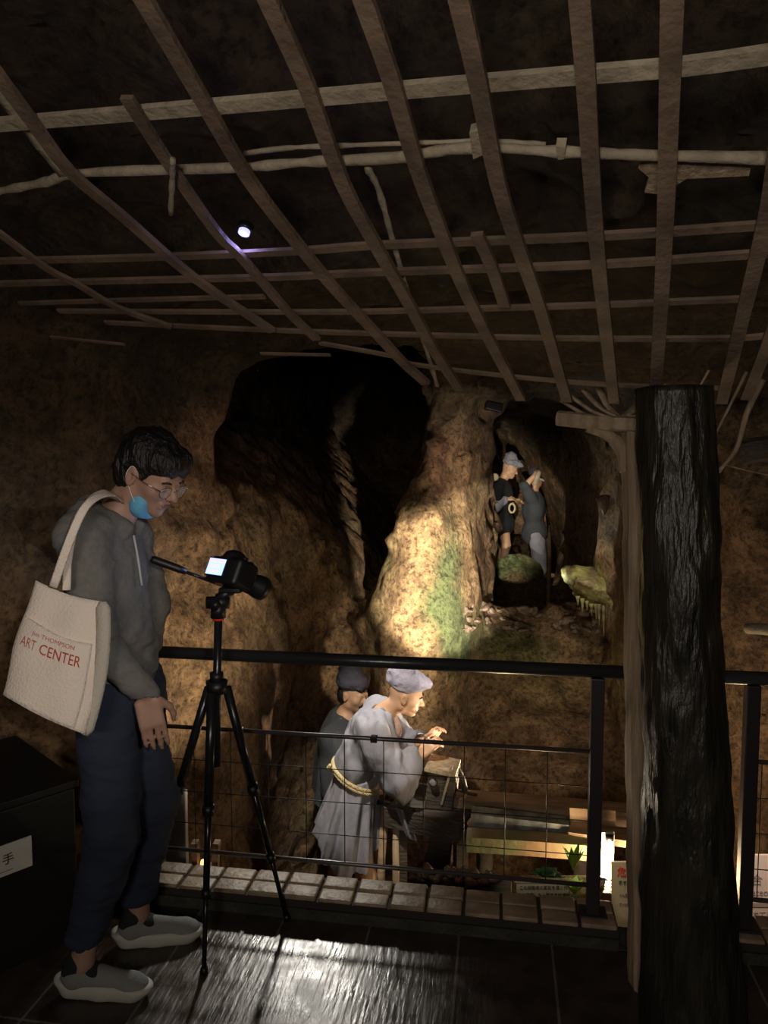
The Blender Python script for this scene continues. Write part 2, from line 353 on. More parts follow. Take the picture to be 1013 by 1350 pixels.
# ------------------------------------------------------------------ the cave rock
def cave():
    h = .045
    lo = np.array([-3.4, -1.4, -1.55]); hi = np.array([3.6, 11.2, 3.6])
    n = ((hi - lo) / h).astype(int) + 1
    X, Y, Z = [lo[i] + h * np.arange(n[i]) for i in range(3)]
    gx, gy = np.meshgrid(X, Y, indexing='ij')
    U = gx * RGT.x + gy * RGT.y; T = gx * FWD.x + gy * FWD.y      # across / along the view, metres
    def poly(pts, U, T):
        d = np.full(U.shape, 1e9); ins = np.zeros(U.shape, bool); N = len(pts)
        for i in range(N):
            ax, ay = pts[i]; bx, by = pts[(i + 1) % N]; ex, ey = bx - ax, by - ay
            wx, wy = U - ax, T - ay; t = np.clip((wx * ex + wy * ey) / (ex * ex + ey * ey), 0, 1)
            d = np.minimum(d, np.hypot(wx - ex * t, wy - ey * t))
            c = ((ay > T) != (by > T)) & (U < (bx - ax) * (T - ay) / (by - ay + 1e-12) + ax); ins ^= c
        return np.where(ins, -d, d)
    def u(px, t): return (px - 506.5) / F * t
    main = [(-2.4, -2.2), (-2.2, 1.2), (-1.75, 2.5), (u(110, 2.95), 2.95), (u(190, 3.3), 3.3), (u(290, 3.9), 3.9), (u(375, 4.7), 4.7), (u(440, 5.35), 5.35), (u(470, 5.5), 5.5),
            (u(500, 5.35), 5.35), (u(560, 5.1), 5.1), (u(610, 5.3), 5.3), (u(645, 5.9), 5.9), (u(660, 8), 8.0), (u(735, 8.2), 8.2), (u(770, 6.3), 6.3), (u(815, 4.9), 4.9), (u(900, 4.0), 4.0), (u(1000, 3.5), 3.5), (2.6, 2.8), (2.9, -2.2)]
    P2 = poly(main, U, T).astype(np.float32)
    tun = [(u(648, 6), 5.6), (u(640, 8), 7.5), (u(640, 10), 10.3), (u(745, 10), 10.2), (u(738, 7.5), 7.5), (u(780, 6), 5.4)]
    T2 = poly(tun, U, T).astype(np.float32)
    E = np.full(n, 1, np.float32)
    zc_main = np.maximum(np.array([[plane_z(x, y) for y in Y] for x in X]) + .24, 2.12 - .02 * np.clip(T - 3, 0, 5))
    # floor of the open hall: walkway slab 0, pit, and the rock slope that climbs to the tunnel
    def ss(a, b, x): t = np.clip((x - a) / (b - a), 0, 1); return t * t * (3 - 2 * t)
    slope = -1.3 + (1.3 - .42) * ss(4.2, 4.5, T) + .82 * ss(4.4, 5.75, T)
    side = ss(.15, .75, U)                                           # only right of the figures
    left = ss(-.35, -1.1, U)
    fl = np.maximum(PIT + 0 * T, np.where(side > 0, PIT + (slope - PIT) * side, PIT))
    fl = np.maximum(fl, PIT + 1.2 * left * ss(3.2, 2.4, gy))
    fl = np.where((gy < YK1 - .08), -.25, fl)
    # behind the lip the tunnel floor drops a little, with a green mound further in
    dip = ss(5.75, 6.0, T) * (1 - ss(6.6, 7.6, T))
    fl_t = .40 - .32 * ss(5.8, 6.1, T) + 0 * dip
    mound = .30 * np.exp(-(((U - u(684, 7.9)) / .36) ** 2 + ((T - 7.9) / .36) ** 2) ** 2) + .1 * np.exp(-(((U - u(700, 6.6)) / .5) ** 2))
    fl_t = fl_t + mound * ss(6.3, 7.0, T)
    fl = np.where(T > 5.7, np.maximum(fl_t, -9), fl)
    for k, z in enumerate(Z):
        # walls lean in with height, bulge low
        lean = np.where(U < -.3, .0 + .10 * (z - .8), .02 * (z - 1)) if False else .0
        w = P2 + .10 * max(0, z - 1.3) ** 2
        # left wall bellies out low down
        w = w + np.where(U < -.2, .22 * ss(1.3, -.9, np.full_like(U, z)), 0) * ss(5.2, 3.0, T)
        # buttress widens toward its foot
        w = w + np.where((U > -.55) & (U < 1.2), 1, 0) * np.exp(-((U - .22) / .42) ** 2) * (.55 * ss(1.7, 0.1, z + 0 * U)) * ss(4.2, 5.0, T)
        e = smax(w, (z - zc_main).astype(np.float32), .12)
        tt = smax(T2, (z - (1.98 - .55 * ((U - u(690, 7)) / .5) ** 2)).astype(np.float32) * .8, .1)
        e = smin(e, tt, .06)
        e = smax(e, (fl - z).astype(np.float32) * .8, .08)
        # the deep dark gully between left wall and buttress: a wedge, wide above and narrow below
        zz = np.full_like(U, z); q = ss(.45, 2.0, zz)
        Lz = -.16 - .85 * np.clip((z - .75) / 1.0, 0, 1.15); Rz = -.20 + .49 * np.clip((z - .4) / 1.5, 0, 1)
        sl_ = (T - 5.0) * .10
        c = np.maximum(np.maximum((Lz + sl_) - U, U - (Rz + sl_ * .6)) * .85, np.maximum(T - 9.6, (3.95 + .9 * np.clip((1.3 - z), 0, 1)) - T))
        c = smax(c, .5 - zz, .2)
        e = smin(e, c.astype(np.float32), .22)
        E[:, :, k] = e
    f = -E
    m = np.abs(f) < .35; I = np.argwhere(m); P = (I * h + lo).astype(np.float32)
    nb = .10 * fbm(P, .8, 2, 5) + .055 * np.abs(fbm(P, .20, 2, 9)) + .034 * fbm(P, .10, 2, 21) - .025
    zf = P[:, 2]; calm = np.where((P[:, 1] < YK1) & (zf < .3), 0, 1) * np.where(zf < -1.1, .5, 1)
    f[m] += -(nb * calm).astype(np.float32)
    V, Q = nets(f, lo, h)
    # split into the setting's walls, ceiling and ground
    C = V[Q].mean(1); nrm = np.cross(V[Q[:, 2]] - V[Q[:, 0]], V[Q[:, 3]] - V[Q[:, 1]]); nrm /= np.linalg.norm(nrm, axis=1)[:, None] + 1e-9
    cu = C[:, 0] * RGT.x + C[:, 1] * RGT.y; ct = C[:, 0] * FWD.x + C[:, 1] * FWD.y
    zc = np.maximum(PP0.z - (PN.x * (C[:, 0] - PP0.x) + PN.y * (C[:, 1] - PP0.y)) / PN.z + .16, 2.1)
    isceil = (C[:, 2] > zc - .25) & (ct < 5.0); isleft = (~isceil) & (cu < -.35) ; isright = (~isceil) & (cu > 1.15) & (ct < 6.2)
    ground = (C[:, 2] < -1.1) & (ct < 5)
    keep = ~((C[:, 1] < YK0) & (C[:, 2] < .02))
    edge = (np.abs(C[:, 0] - lo[0]) < .1) | (np.abs(C[:, 0] - hi[0]) < .1) | (C[:, 1] > hi[1] - .1)
    keep &= ~edge
    kind = np.full(len(Q), 1); kind[isleft] = 0; kind[isright] = 2; kind[isceil] = 3; kind[ground & ~isceil] = 4
    # colour patches that belong to the rock (moss, ochre, iron red), and painted wall shade
    def seg(P, a, b):
        a = np.array(a); b = np.array(b); ba = b - a; t = np.clip(((P - a) @ ba) / (ba @ ba), 0, 1); return np.linalg.norm(P - a - t[:, None] * ba, axis=1)
    jit = .10 * fbm(V.astype(np.float32), .3, 3, 40)
    def blob(a, b, r0, r1):
        d = seg(V, a, b) + jit; return np.clip((r1 - d) / (r1 - r0), 0, 1)
    W = lambda px, py, t: tuple(at(px, py, t))
    moss = np.maximum.reduce([blob(W(572, 690, 5.1), W(592, 800, 4.9), .05, .2), blob(W(592, 800, 4.9), W(612, 852, 5.0), .12, .3), .75 * blob(W(612, 830, 5.3), W(700, 835, 5.4), .08, .26),
                              blob(W(672, 738, 7.9), W(700, 745, 7.8), .10, .26), .5 * blob(W(500, 740, 5.1), W(470, 850, 5.0), .05, .22)])
    ochre = np.maximum.reduce([blob(W(560, 560, 5.2), W(540, 850, 4.9), .3, .75), .7 * blob(W(600, 850, 5), W(760, 860, 5.2), .1, .5), .35 * blob(W(230, 700, 3.4), W(330, 860, 3.7), .3, .8)])
    red = np.maximum.reduce([.8 * blob(W(578, 560, 5.15), W(572, 640, 5.1), .02, .16), .4 * blob(W(320, 560, 4), W(180, 620, 3.3), .1, .5)])
    yellow = np.maximum.reduce([blob(W(755, 765, 5.7), W(815, 790, 5.3), .08, .22), .35 * blob(W(700, 860, 5.2), W(800, 870, 4.9), .1, .4)])
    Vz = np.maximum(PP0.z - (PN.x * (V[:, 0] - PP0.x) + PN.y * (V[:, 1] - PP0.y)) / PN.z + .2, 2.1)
    soot_shade = np.maximum(np.clip((V[:, 2] - (Vz - .62) + jit * 2) / .5, 0, 1), .75 * blob(W(-60, 560, 2.8), W(130, 560, 3.2), .3, .9))  # sooty ceiling, plus shade painted on the upper left wall
    names = ['wall_left', 'wall_back', 'wall_right', 'ceiling', 'floor_pit']
    N = {}
    for kk, nm in enumerate(names):
        q = Q[keep & (kind == kk)]; used, inv = np.unique(q, return_inverse=True)
        me = npmesh(nm, V[used], inv.reshape(q.shape))
        for an, arr in (('ochre', ochre), ('moss', moss), ('red', red), ('yellow', yellow), ('soot_shade', soot_shade)):
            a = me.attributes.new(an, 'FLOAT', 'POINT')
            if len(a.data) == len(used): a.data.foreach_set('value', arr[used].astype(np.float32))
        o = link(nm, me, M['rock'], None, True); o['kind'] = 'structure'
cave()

def struct(o): o['kind'] = 'structure'; return o

# ------------------------------------------------------------------ walkway floor
def floor_mat():
    m = bpy.data.materials.new('wet_tiles'); m.use_nodes = True; n = m.node_tree.nodes; l = m.node_tree.links; b = n['Principled BSDF']
    tc = n.new('ShaderNodeTexCoord'); br = n.new('ShaderNodeTexBrick'); l.new(tc.outputs['Object'], br.inputs[0])
    br.offset = 0; br.inputs['Scale'].default_value = 1; br.inputs['Brick Width'].default_value = .302; br.inputs['Row Height'].default_value = 1.8; br.inputs['Mortar Size'].default_value = .004
    br.inputs['Color1'].default_value = (.050, .038, .030, 1); br.inputs['Color2'].default_value = (.062, .048, .038, 1); br.inputs['Mortar'].default_value = (.16, .14, .12, 1)
    no = n.new('ShaderNodeTexNoise'); no.inputs['Scale'].default_value = 12; no.inputs['Detail'].default_value = 6; l.new(tc.outputs['Object'], no.inputs[0])
    mp = n.new('ShaderNodeMapping'); mp.inputs['Scale'].default_value = (60, 9, 1); l.new(tc.outputs['Object'], mp.inputs[0])
    n2 = n.new('ShaderNodeTexNoise'); n2.inputs['Scale'].default_value = 1; n2.inputs['Detail'].default_value = 5; l.new(mp.outputs[0], n2.inputs[0])
    mx = n.new('ShaderNodeMix'); mx.data_type = 'RGBA'; mx.blend_type = 'MULTIPLY'; mx.inputs[0].default_value = .7; l.new(br.outputs[0], mx.inputs[6])
    rr = n.new('ShaderNodeValToRGB'); rr.color_ramp.elements[0].position = .3; rr.color_ramp.elements[1].position = .7; rr.color_ramp.elements[0].color = (.4, .4, .4, 1); rr.color_ramp.elements[1].color = (1.2, 1.2, 1.2, 1)
    l.new(no.outputs[0], rr.inputs[0]); l.new(rr.outputs[0], mx.inputs[7]); l.new(mx.outputs[2], b.inputs['Base Color'])
    ro = n.new('ShaderNodeMapRange'); l.new(no.outputs[0], ro.inputs[0]); ro.inputs[1].default_value = .3; ro.inputs[2].default_value = .7; ro.inputs[3].default_value = .16; ro.inputs[4].default_value = .40; l.new(ro.outputs[0], b.inputs['Roughness'])
    bm = n.new('ShaderNodeBump'); bm.inputs['Strength'].default_value = .35; bm.inputs['Distance'].default_value = .006
    ad = n.new('ShaderNodeMath'); ad.operation = 'MULTIPLY_ADD'; l.new(br.outputs['Fac'], ad.inputs[0]); ad.inputs[1].default_value = -.6; l.new(n2.outputs[0], ad.inputs[2])
    l.new(ad.outputs[0], bm.inputs['Height']); l.new(bm.outputs[0], b.inputs['Normal'])
    return m
M['tiles'] = floor_mat()
xo = atz(605, 1240, 0).x % .302
o = MB().box((0 - xo, (YK0 - 1.6) / 2 - .01, -.06), (3.0, (YK0 + 1.6) / 2 + .01, .06)).build('floor', M['tiles'], None); o.location.x = xo; struct(o)
print('ARTEFACT floor', [proj(atz(px, py, 0))[:2] for px, py in ((250, 1195), (820, 1250))], [tuple(atz(px, py, 0)) for px, py in ((250, 1195), (820, 1250), (780, 1205))])

# ------------------------------------------------------------------ kerbs
def kerb(name, x0, x1):
    rnd = random.Random(int(x0 * 100) + 5)
    root = thing(name, None, None, ((x0 + x1) / 2, (YK0 + YK1) / 2, 0)); root['kind'] = 'structure'
    MB().box(((x0 + x1) / 2, (YK0 + YK1) / 2, KH / 2 - .022 - .0), ((x1 - x0) / 2, (YK1 - YK0) / 2, KH / 2 - .02)).build('kerb_core', M['kerbface'], root)
    b = MB(); x = x0; bw = .126
    while x < x1 - .02:
        w = min(bw, x1 - x)
        for r_ in range(2):
            yc = YK0 + .037 + r_ * .075; jz = rnd.uniform(-.004, .004)
            b.box((x + w / 2 + rnd.uniform(-.002, .002), yc, KH - .018 + jz), (w / 2 - .005, .034, .018), None, .007)
        x += bw
    b.build('brick_course', M['brick'], root, True)
    b = MB(); b.box(((x0 + x1) / 2, (YK0 + YK1) / 2, KH - .024), ((x1 - x0) / 2, (YK1 - YK0) / 2, .012)); b.build('mortar_bed', M['mortar'], root)
    # retaining face down into the pit
    MB().box(((x0 + x1) / 2, YK1 - .05, -.66), ((x1 - x0) / 2, .05, .64)).build('retaining_face', M['kerbface'], root)
    return root
kx1 = atz(812, 1205, KH).x; xl = -1.62
kerb('trim_1', xl, kx1)
kx2 = atz(960, 1235, 0).x
kerb('trim_2', kx2 - .05, 2.35)
# low step filling the opening between both kerbs
struct(MB().box(((kx1 + kx2) / 2 - .025, YK1 - .07, -.66), ((kx2 - kx1) / 2 - .03, .06, .655)).build('trim_3', M['kerbface'], None))

# ------------------------------------------------------------------ railings
def railing(name, label, x0, x1, posts, endx):
    root = thing(name, label, 'railing', (x0, YR, 0))
    zt = .935
    def hz(px, py): return atY(px, py, YR).z
    zt = (hz(300, 863) + hz(800, 886)) / 2; zu = (hz(300, 965) + hz(700, 983)) / 2; zb = (hz(350, 1130) + hz(650, 1155)) / 2
    MB().tube([(x0, YR, zt), (endx, YR, zt)], .0215, 20).build('handrail', M['steel'], root, True)
    for x in posts:
        b = MB(); b.box((x, YR, (KH - .01 + zt - .02) / 2), (.021, .021, (zt - .02 - KH + .01) / 2), None, .004); b.build('post', M['steel2'], root)
        MB().box((x, YR, KH - .002), (.045, .034, .008), None, .003).build('base_plate', M['steel2'], root)
    a = x0; 
    spans = [(x0, posts[0])] + [(posts[i], posts[i + 1]) for i in range(len(posts) - 1)]
    if endx > posts[-1] + .3: spans.append((posts[-1], endx))
    for s0, s1 in spans:
        if s1 - s0 < .3: continue
        s0 += .0; e = s1 - .018
        MB().tube([(s0, YR, zu), (e, YR, zu)], .0075, 10).build('upper_bar', M['barsteel'], root, True)
        MB().tube([(s0, YR, zb), (e, YR, zb)], .0075, 10).build('lower_bar', M['barsteel'], root, True)
        x = s1 - .155
        while x > s0 + .03:
            MB().tube([(x, YR, zb), (x, YR, zu)], .0017, 6).build('mesh_wire', M['wire'], root, True); x -= .1375
        z = zu - .118
        while z > zb + .03:
            MB().tube([(s0, YR, z), (e, YR, z)], .0017, 6).build('mesh_wire', M['wire'], root, True); z -= .118
        for cx in (s0 + .52, s0 + 1.0):
            if cx < e: MB().box((cx, YR - .002, zu), (.012, .011, .011), None, .003).build('bar_coupling', M['steel2'], root)
    return root, zt, zu, zb
px787 = atY(786, 1000, YR).x; rx1 = atY(826, 887, YR).x
r1 = railing('guard_railing', 'long dark steel guard railing with wire mesh left of the tree trunk pillar', -1.42, rx1, [px787], rx1)
px988 = atY(987, 1050, YR).x; rx2 = atY(945, 900, YR).x
r2 = railing('guard_railing', 'short piece of dark steel guard railing at the right edge behind the tree trunk pillar', rx2, px988 + .9, [px988, px988 + .88], px988 + .9)

# ------------------------------------------------------------------ tree trunk pillar and squared timber post
def trunk():
    c0 = at(915, 1345, 1.98); c1 = at(893, 560, 1.98)
    d = (c1 - c0) / (c1.z - c0.z)
    base = c0 + d * (0 - c0.z); top = c0 + d * 1.80
    top.z = plane_z(top.x, top.y) - .02
    root = thing('tree_trunk_pillar', 'thick dark wet tree trunk standing as a pillar right of the pale squared post', 'pillar', base)
    N = 110; K = 72; vs = []
    for i in range(N + 1):
        t = i / N; c = base.lerp(top, t); z = c.z
        pts = np.array([[math.cos(2 * math.pi * j / K), math.sin(2 * math.pi * j / K), 0] for j in range(K)])
        r = .124 + (.096 - .124) * min(1, t * 1.05) + .018 * math.exp(-z / .12)
        q = pts * .12; q[:, 2] = z
        nn = .010 * fbm((q * np.array([1, 1, .35])).astype(np.float32), .07, 3, 3) + .004 * fbm((q * np.array([1, 1, .2])).astype(np.float32), .02, 2, 8)
        for j in range(K): vs.append(c + Vector((pts[j, 0], pts[j, 1], 0)) * (r + float(nn[j])))
    fs = [(i * K + j, i * K + (j + 1) % K, (i + 1) * K + (j + 1) % K, (i + 1) * K + j) for i in range(N) for j in range(K)]
    fs += [tuple(range(K))[::-1], tuple(N * K + j for j in range(K))]
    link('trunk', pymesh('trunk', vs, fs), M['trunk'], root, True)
    return top
ttop = trunk()
def timber():
    a = at(845, 1225, 2.24); b = at(837, 600, 2.24); d = (b - a) / (b.z - a.z)
    base = a + d * (-a.z); zt = at(834, 548, 2.24).z; top = a + d * (zt - a.z)
    root = thing('timber_post', 'pale squared timber post with a short cross beam, left of the tree trunk pillar', 'post', base)
    rot = Euler((0, 0, YAW + R(4))).to_matrix()
    m = MB(); n = 40; w = .031
    for i in range(n + 1):
        c = base.lerp(top, i / n); ww = w + .0018 * math.sin(i * .9) + .001 * math.sin(i * 2.3)
        m.v += [c + rot @ Vector((sx * ww, sy * ww, 0)) for sx, sy in ((-1, -.72), (-.8, -1), (.8, -1), (1, -.72), (1, .8), (-1, .8))]
    m.f += [(i * 6 + j, i * 6 + (j + 1) % 6, (i + 1) * 6 + (j + 1) % 6, (i + 1) * 6 + j) for i in range(n) for j in range(6)] + [tuple(range(6))[::-1], tuple(n * 6 + j for j in range(6))]
    m.build('upright', M['pale_post'], root)
    p0 = at(735, 551, 2.3); p1 = at(870, 561, 2.18)
    MB().tube(spline([p0, p0.lerp(p1, .5) + Vector((0, 0, -.004)), p1], 6), .024, 8, flat=(1, 1.1)).build('cross_beam', M['pale_post'], root, False)
    # curved knee between beam and upright
    m = MB(); m.tube(spline([at(775, 562, 2.27), at(800, 572, 2.26), at(820, 592, 2.25), at(827, 622, 2.245)], 6), [.018] * 9 + [.022] * 10, 10); m.build('knee_brace', M['pale_post'], root, True)
timber()
# bundle of bark strips on the beam
def bundle():
    root = thing('bark_bundle', 'bundle of flared bark strips lying on the cross beam of the pale post', 'bark', at(815, 540, 2.24))
    for k, (p, q, w) in enumerate([((750, 520), (812, 553), .016), ((770, 515), (815, 550), .018), ((790, 512), (818, 552), .018), ((852, 519), (815, 552), .02), ((740, 528), (808, 556), .014)]):
        a = at(*p, 2.28 + .01 * k); b = at(*q, 2.22 + .012 * k)
        mid = a.lerp(b, .5) + Vector((0, 0, -.012))
        MB().tube(spline([a, mid, b], 6), [w * .9] * 6 + [w * .8] * 6 + [w * .5], 8, flat=(.45, 1.2)).build('bark_strip', M['pale_post'], root, True)
bundle()

# ------------------------------------------------------------------ batten lattice under the ceiling
LA = [[(-14, 84), (0, 103), (46, 165), (92, 226), (164, 287), (257, 367), (359, 436)],
      [(178, -20), (190, 0), (262, 123), (328, 236), (390, 318), (441, 380), (493, 436), (530, 476), (562, 505)],
      [(344, -22), (354, 0), (405, 113), (452, 241), (493, 318), (542, 405), (570, 457), (606, 513)],
      [(474, -22), (480, 0), (516, 103), (549, 216), (575, 287), (619, 395), (687, 526)],
      [(601, -22), (606, 0), (632, 113), (657, 241), (685, 328), (714, 411), (748, 528)],
      [(764, -22), (765, 0), (773, 103), (780, 221), (791, 359), (810, 530)],
      [(888, -22), (887, 0), (884, 103), (878, 287), (870, 436), (864, 522)],
      [(1034, 140), (1018, 250), (1006, 308), (981, 411), (952, 530)],
      [(1030, 400), (1013, 452), (984, 525)],
      [(167, 128), (226, 221), (287, 308), (318, 339), (380, 411), (418, 447)],
      [(-20, 296), (0, 308), (62, 354), (103, 375), (154, 405), (226, 431)],
      [(629, 308), (648, 350), (666, 403)]]
LB = [[(-20, 166), (0, 164), (250, 143), (503, 121), (750, 100), (905, 87), (1040, 68)],
      [(-20, 345), (0, 344), (205, 339), (390, 331), (500, 323), (775, 312), (1030, 295)],
      [(-20, 375), (0, 374), (205, 369), (370, 365), (493, 359), (780, 349), (1020, 333)],
      [(26, 400), (154, 396), (349, 391)],
      [(77, 410), (267, 411), (462, 411), (621, 407), (786, 402), (980, 394)],
      [(139, 425), (329, 434), (503, 440), (750, 446), (955, 446), (1025, 441)],
      [(421, 452), (520, 470), (544, 480), (662, 495), (801, 507), (955, 512)],
      [(344, 466), (436, 468)], [(67, 444), (164, 454)]]
def lattice():
    root = thing('batten_lattice', 'lattice of thin wooden battens nailed crosswise under the sloping cave ceiling', 'lattice', atpl(500, 300))
    def batten(pts, w, off, m):
        P = [atpl(x, y, off) for x, y in pts]
        b = MB(); b.tube(spline(P, 3), w / 2, 4, up=tuple(PN), flat=(.42, 1)); b.build('batten', m, root)
    for i, p in enumerate(LA): batten(p, [.029, .03, .03, .03, .03, .03, .031, .03, .028, .026, .024, .027][i], 0, M['batten'])
    for i, p in enumerate(LB): batten(p, [.028, .021, .021, .016, .018, .018, .017, .012, .012][i], .0135, M['pale_lath'] if i in (0,) else M['batten'])
lattice()
def rough(name, label, pts, r, off, m=None, seed=1, cat='pole', n=10):
    rnd = random.Random(seed); P = spline([atpl(x, y, off) for x, y in pts], 5)
    rs = [r * rnd.uniform(.75, 1.15) for _ in P]
    o = MB().tube(P, rs, n).build(name, m or M['pale_lath'], None, True); return tag(o, label, cat)
rough('rough_pole', 'long crooked pale peeled pole across the whole lattice, above the second row of crossings', [(-30, 258), (0, 252), (60, 240), (110, 228), (308, 221), (400, 214), (520, 208), (616, 195), (739, 200), (868, 205), (1035, 209)], .0105, .03, seed=3)
rough('rough_pole', 'thinner crooked pale stick lying just above the long crooked pole', [(322, 202), (380, 195), (450, 192), (560, 188), (640, 186), (720, 190)], .005, .055, seed=5)
rough('wooden_lath', 'short pale lath at the upper left edge ending at the crooked pole', [(-25, 90), (0, 122), (40, 172), (84, 228)], .010, .03, seed=6, n=4, cat='lath')
rough('wooden_lath', 'narrow pale lath running down between the battens at the middle of the ceiling', [(484, 219), (500, 250), (519, 318), (537, 380), (560, 452), (577, 508)], .006, .03, seed=8, n=4, cat='lath')
rough('wooden_peg', 'short yellowish stick hanging down from the crooked pole at the left', [(228, 210), (227, 240), (225, 282)], .0065, -.02, seed=9, cat='peg')
def scrap(name, label, pts, off, th, m, cat='wood scrap'):
    P = [atpl(x, y, off) for x, y in pts]; n = len(P); Q = [p + PN * th for p in P]
    fs = [tuple(range(n)), tuple(range(n, 2 * n))[::-1]] + [(i, i + n, (i + 1) % n + n, (i + 1) % n) for i in range(n)]
    return tag(link(name, pymesh(name, P + Q, fs), m, None, False), label, cat)
scrap('broken_board', 'broken pale board end wedged behind the battens right of centre', [(842, 222), (860, 214), (898, 218), (990, 222), (988, 232), (905, 236), (890, 246), (872, 240), (868, 256), (850, 254), (856, 234)], .04, .01, M['pale_post'], 'board')
scrap('wooden_wedge', 'small pale wedge on the crooked pole beside a batten crossing', [(619, 176), (632, 172), (638, 204), (624, 210)], .012, .02, M['pale_lath'], 'wedge')
scrap('wooden_wedge', 'tiny knot of wood on the crooked pole between two battens right of centre', [(733, 194), (746, 194), (744, 210), (736, 211)], .012, .02, M['pale_lath'], 'wedge')
# twigs and roots where lattice meets rock at the right
def twig(label, pts, r, t, name='root', seed=0):
    P = spline([at(x, y, t + .04 * math.sin(i)) for i, (x, y) in enumerate(pts)], 5)
    o = MB().tube(P, [r * (1 - .5 * i / len(P)) for i in range(len(P))], 7).build(name, M['pale_post'], None, True); return tag(o, label, 'root')
twig('thick bent root hanging beside the top of the tree trunk pillar at the right', [(1006, 500), (985, 545), (972, 590), (948, 622)], .011, 2.2)
twig('thin bent root crossing behind the thick one right of the pillar top', [(985, 490), (960, 540), (944, 572)], .006, 2.25)
twig('slim twig rising in front of the top of the pillar', [(935, 488), (915, 525), (904, 553)], .0035, 2.02)
twig('thin pale root running right from the pillar over the rock', [(955, 612), (985, 620), (1030, 630)], .003, 2.5)
tag(MB().tube(spline([at(975, 598, 2.6), at(1010, 592, 2.6), at(1100, 590, 2.7)], 4), .05, 8, flat=(.9, 1)).build('cross_beam', M['oldwood'], None), 'brown rough beam end sticking out at the right edge level with the pillar top', 'beam')
tag(MB().tube(spline([at(985, 829, 3.0), at(1000, 829, 2.9), at(1060, 834, 2.75)], 4), [.012] + [.022] * 8, 10).build('cut_log', M['pale_lath'], None, True), 'pale end of a thin log resting against the rock at the right edge', 'log')
# glowing disc and light added to give a violet glow behind the battens
def lamp():
    c = atpl(322, 306, .045); root = thing('violet_glow_disc', 'small round violet glowing disc added behind the battens in the left part of the ceiling', 'lamp', c)
    q = PN.to_track_quat('Z', 'Y').to_matrix()
    def disc(r0, r1, z0, z1, nm, m):
        MB().tube([c + q @ Vector((0, 0, z0)), c + q @ Vector((0, 0, (z0 * .7 + z1 * .3))), c + q @ Vector((0, 0, z1))], [r0, r1, r1], 20).build(nm, m, root, True)
    disc(.008, .014, -.008, .004, 'lens', M['violet']); disc(.020, .020, .004, .02, 'housing', M['black'])
    ld = bpy.data.lights.new('violet_glow', 'POINT'); ld.energy = .25; ld.color = (.35, .33, 1); ld.shadow_soft_size = .012
    lo = bpy.data.objects.new('violet_glow', ld); COL.objects.link(lo); lo.location = c - PN * .03
lamp()

# ------------------------------------------------------------------ people
def rotm(yaw=0, pitch=0, roll=0): return np.array(Euler((roll, pitch, yaw)).to_matrix())
def head(Fd, c, Rm, s=1.0, neck=None, ear=True):
    c = np.array(c); L = lambda *p: c + Rm @ (np.array(p) * s)
    Fd.ell(L(-.01, 0, .03), np.array((.095, .074, .09)) * s, Rm, .01)
    Fd.ell(L(.03, 0, -.035), np.array((.058, .056, .072)) * s, Rm, .03 * s)
    Fd.ell(L(.066, 0, -.088), .021 * s, None, .025 * s)
    for y in (-1, 1):
        Fd.ell(L(.0, .048 * y, -.058), .02 * s, None, .03 * s); Fd.ell(L(.058, .037 * y, -.02), .022 * s, None, .02 * s)
    Fd.cone(L(.082, -.03, .02), L(.082, .03, .02), .011 * s, k=.015 * s)
    for y in (-1, 1): Fd.ell(L(.097, .031 * y, .001), .013 * s, None, .01 * s, cut=True)
    for y in (-1, 1): Fd.ell(L(.076, .031 * y, -.0), .0135 * s, None, .004 * s)
    Fd.cone(L(.086, 0, .012), L(.109, 0, -.02), .008 * s, .013 * s, k=.008 * s)
    for y in (-1, 1): Fd.ell(L(.098, .012 * y, -.026), .0085 * s, None, .006 * s)
    Fd.cone(L(.088, -.017, -.050), L(.088, .017, -.050), .0065 * s, k=.006 * s); Fd.cone(L(.086, -.015, -.062), L(.086, .015, -.062), .007 * s, k=.006 * s)
    Fd.cone(L(.096, -.02, -.0562), L(.096, .02, -.0562), .0028 * s, k=.003, cut=True)
    if ear:
        for y in (-1, 1):
            Fd.ell(L(-.004, .076 * y, -.004), np.array((.019, .009, .032)) * s, Rm, .006 * s); Fd.ell(L(.0, .084 * y, -.002), np.array((.009, .006, .018)) * s, Rm, .004 * s, cut=True)
    if neck is not None: Fd.cone(L(-.025, 0, -.05), neck, .052 * s, .058 * s, k=.03)
def hand(Fd, wrist, Rm, s=1.0, curl=.4, side=1, spread=.12):
    """Rm: x along the hand, z back of the hand, y towards little finger*side"""
    w = np.array(wrist); L = lambda *p: w + Rm @ (np.array(p) * s)
    Fd.box(L(.048, 0, 0), np.array((.046, .038, .013)) * s, .012 * s, Rm, .012)
    for i, (y, ln) in enumerate(((-.029, .072), (-.010, .080), (.010, .075), (.028, .060))):
        y *= side; a = np.array((.09, y, .0)); ang = 0; p = a; yaw = y * spread * 8
        for sg, (fr, rr) in enumerate(((.45, .0085), (.32, .0078), (.23, .007))):
            ang += curl * (.7 if sg == 0 else 1.0); d = np.array((math.cos(ang) * math.cos(yaw), math.sin(yaw), -math.sin(ang)))
            q = p + d * ln * fr; Fd.cone(L(*p), L(*q), rr * s, rr * .93 * s, k=.004); p = q
    p = np.array((.02, -.034 * side, -.004)); 
    for d, ln, rr in (((.75, -.6 * side, -.35), .038, .012), ((.92, -.2 * side, -.45), .03, .0095), ((.9, .1 * side, -.5), .024, .0085)):
        q = p + np.array(d) / np.linalg.norm(d) * ln; Fd.cone(L(*p), L(*q), rr * s, rr * .92 * s, k=.006); p = q
def frame_from(d, back):
    x = np.array(d, float); x /= np.linalg.norm(x); z = np.array(back, float); z = z - x * (z @ x); z /= np.linalg.norm(z); y = np.cross(z, x); return np.stack([x, y, z], 1)

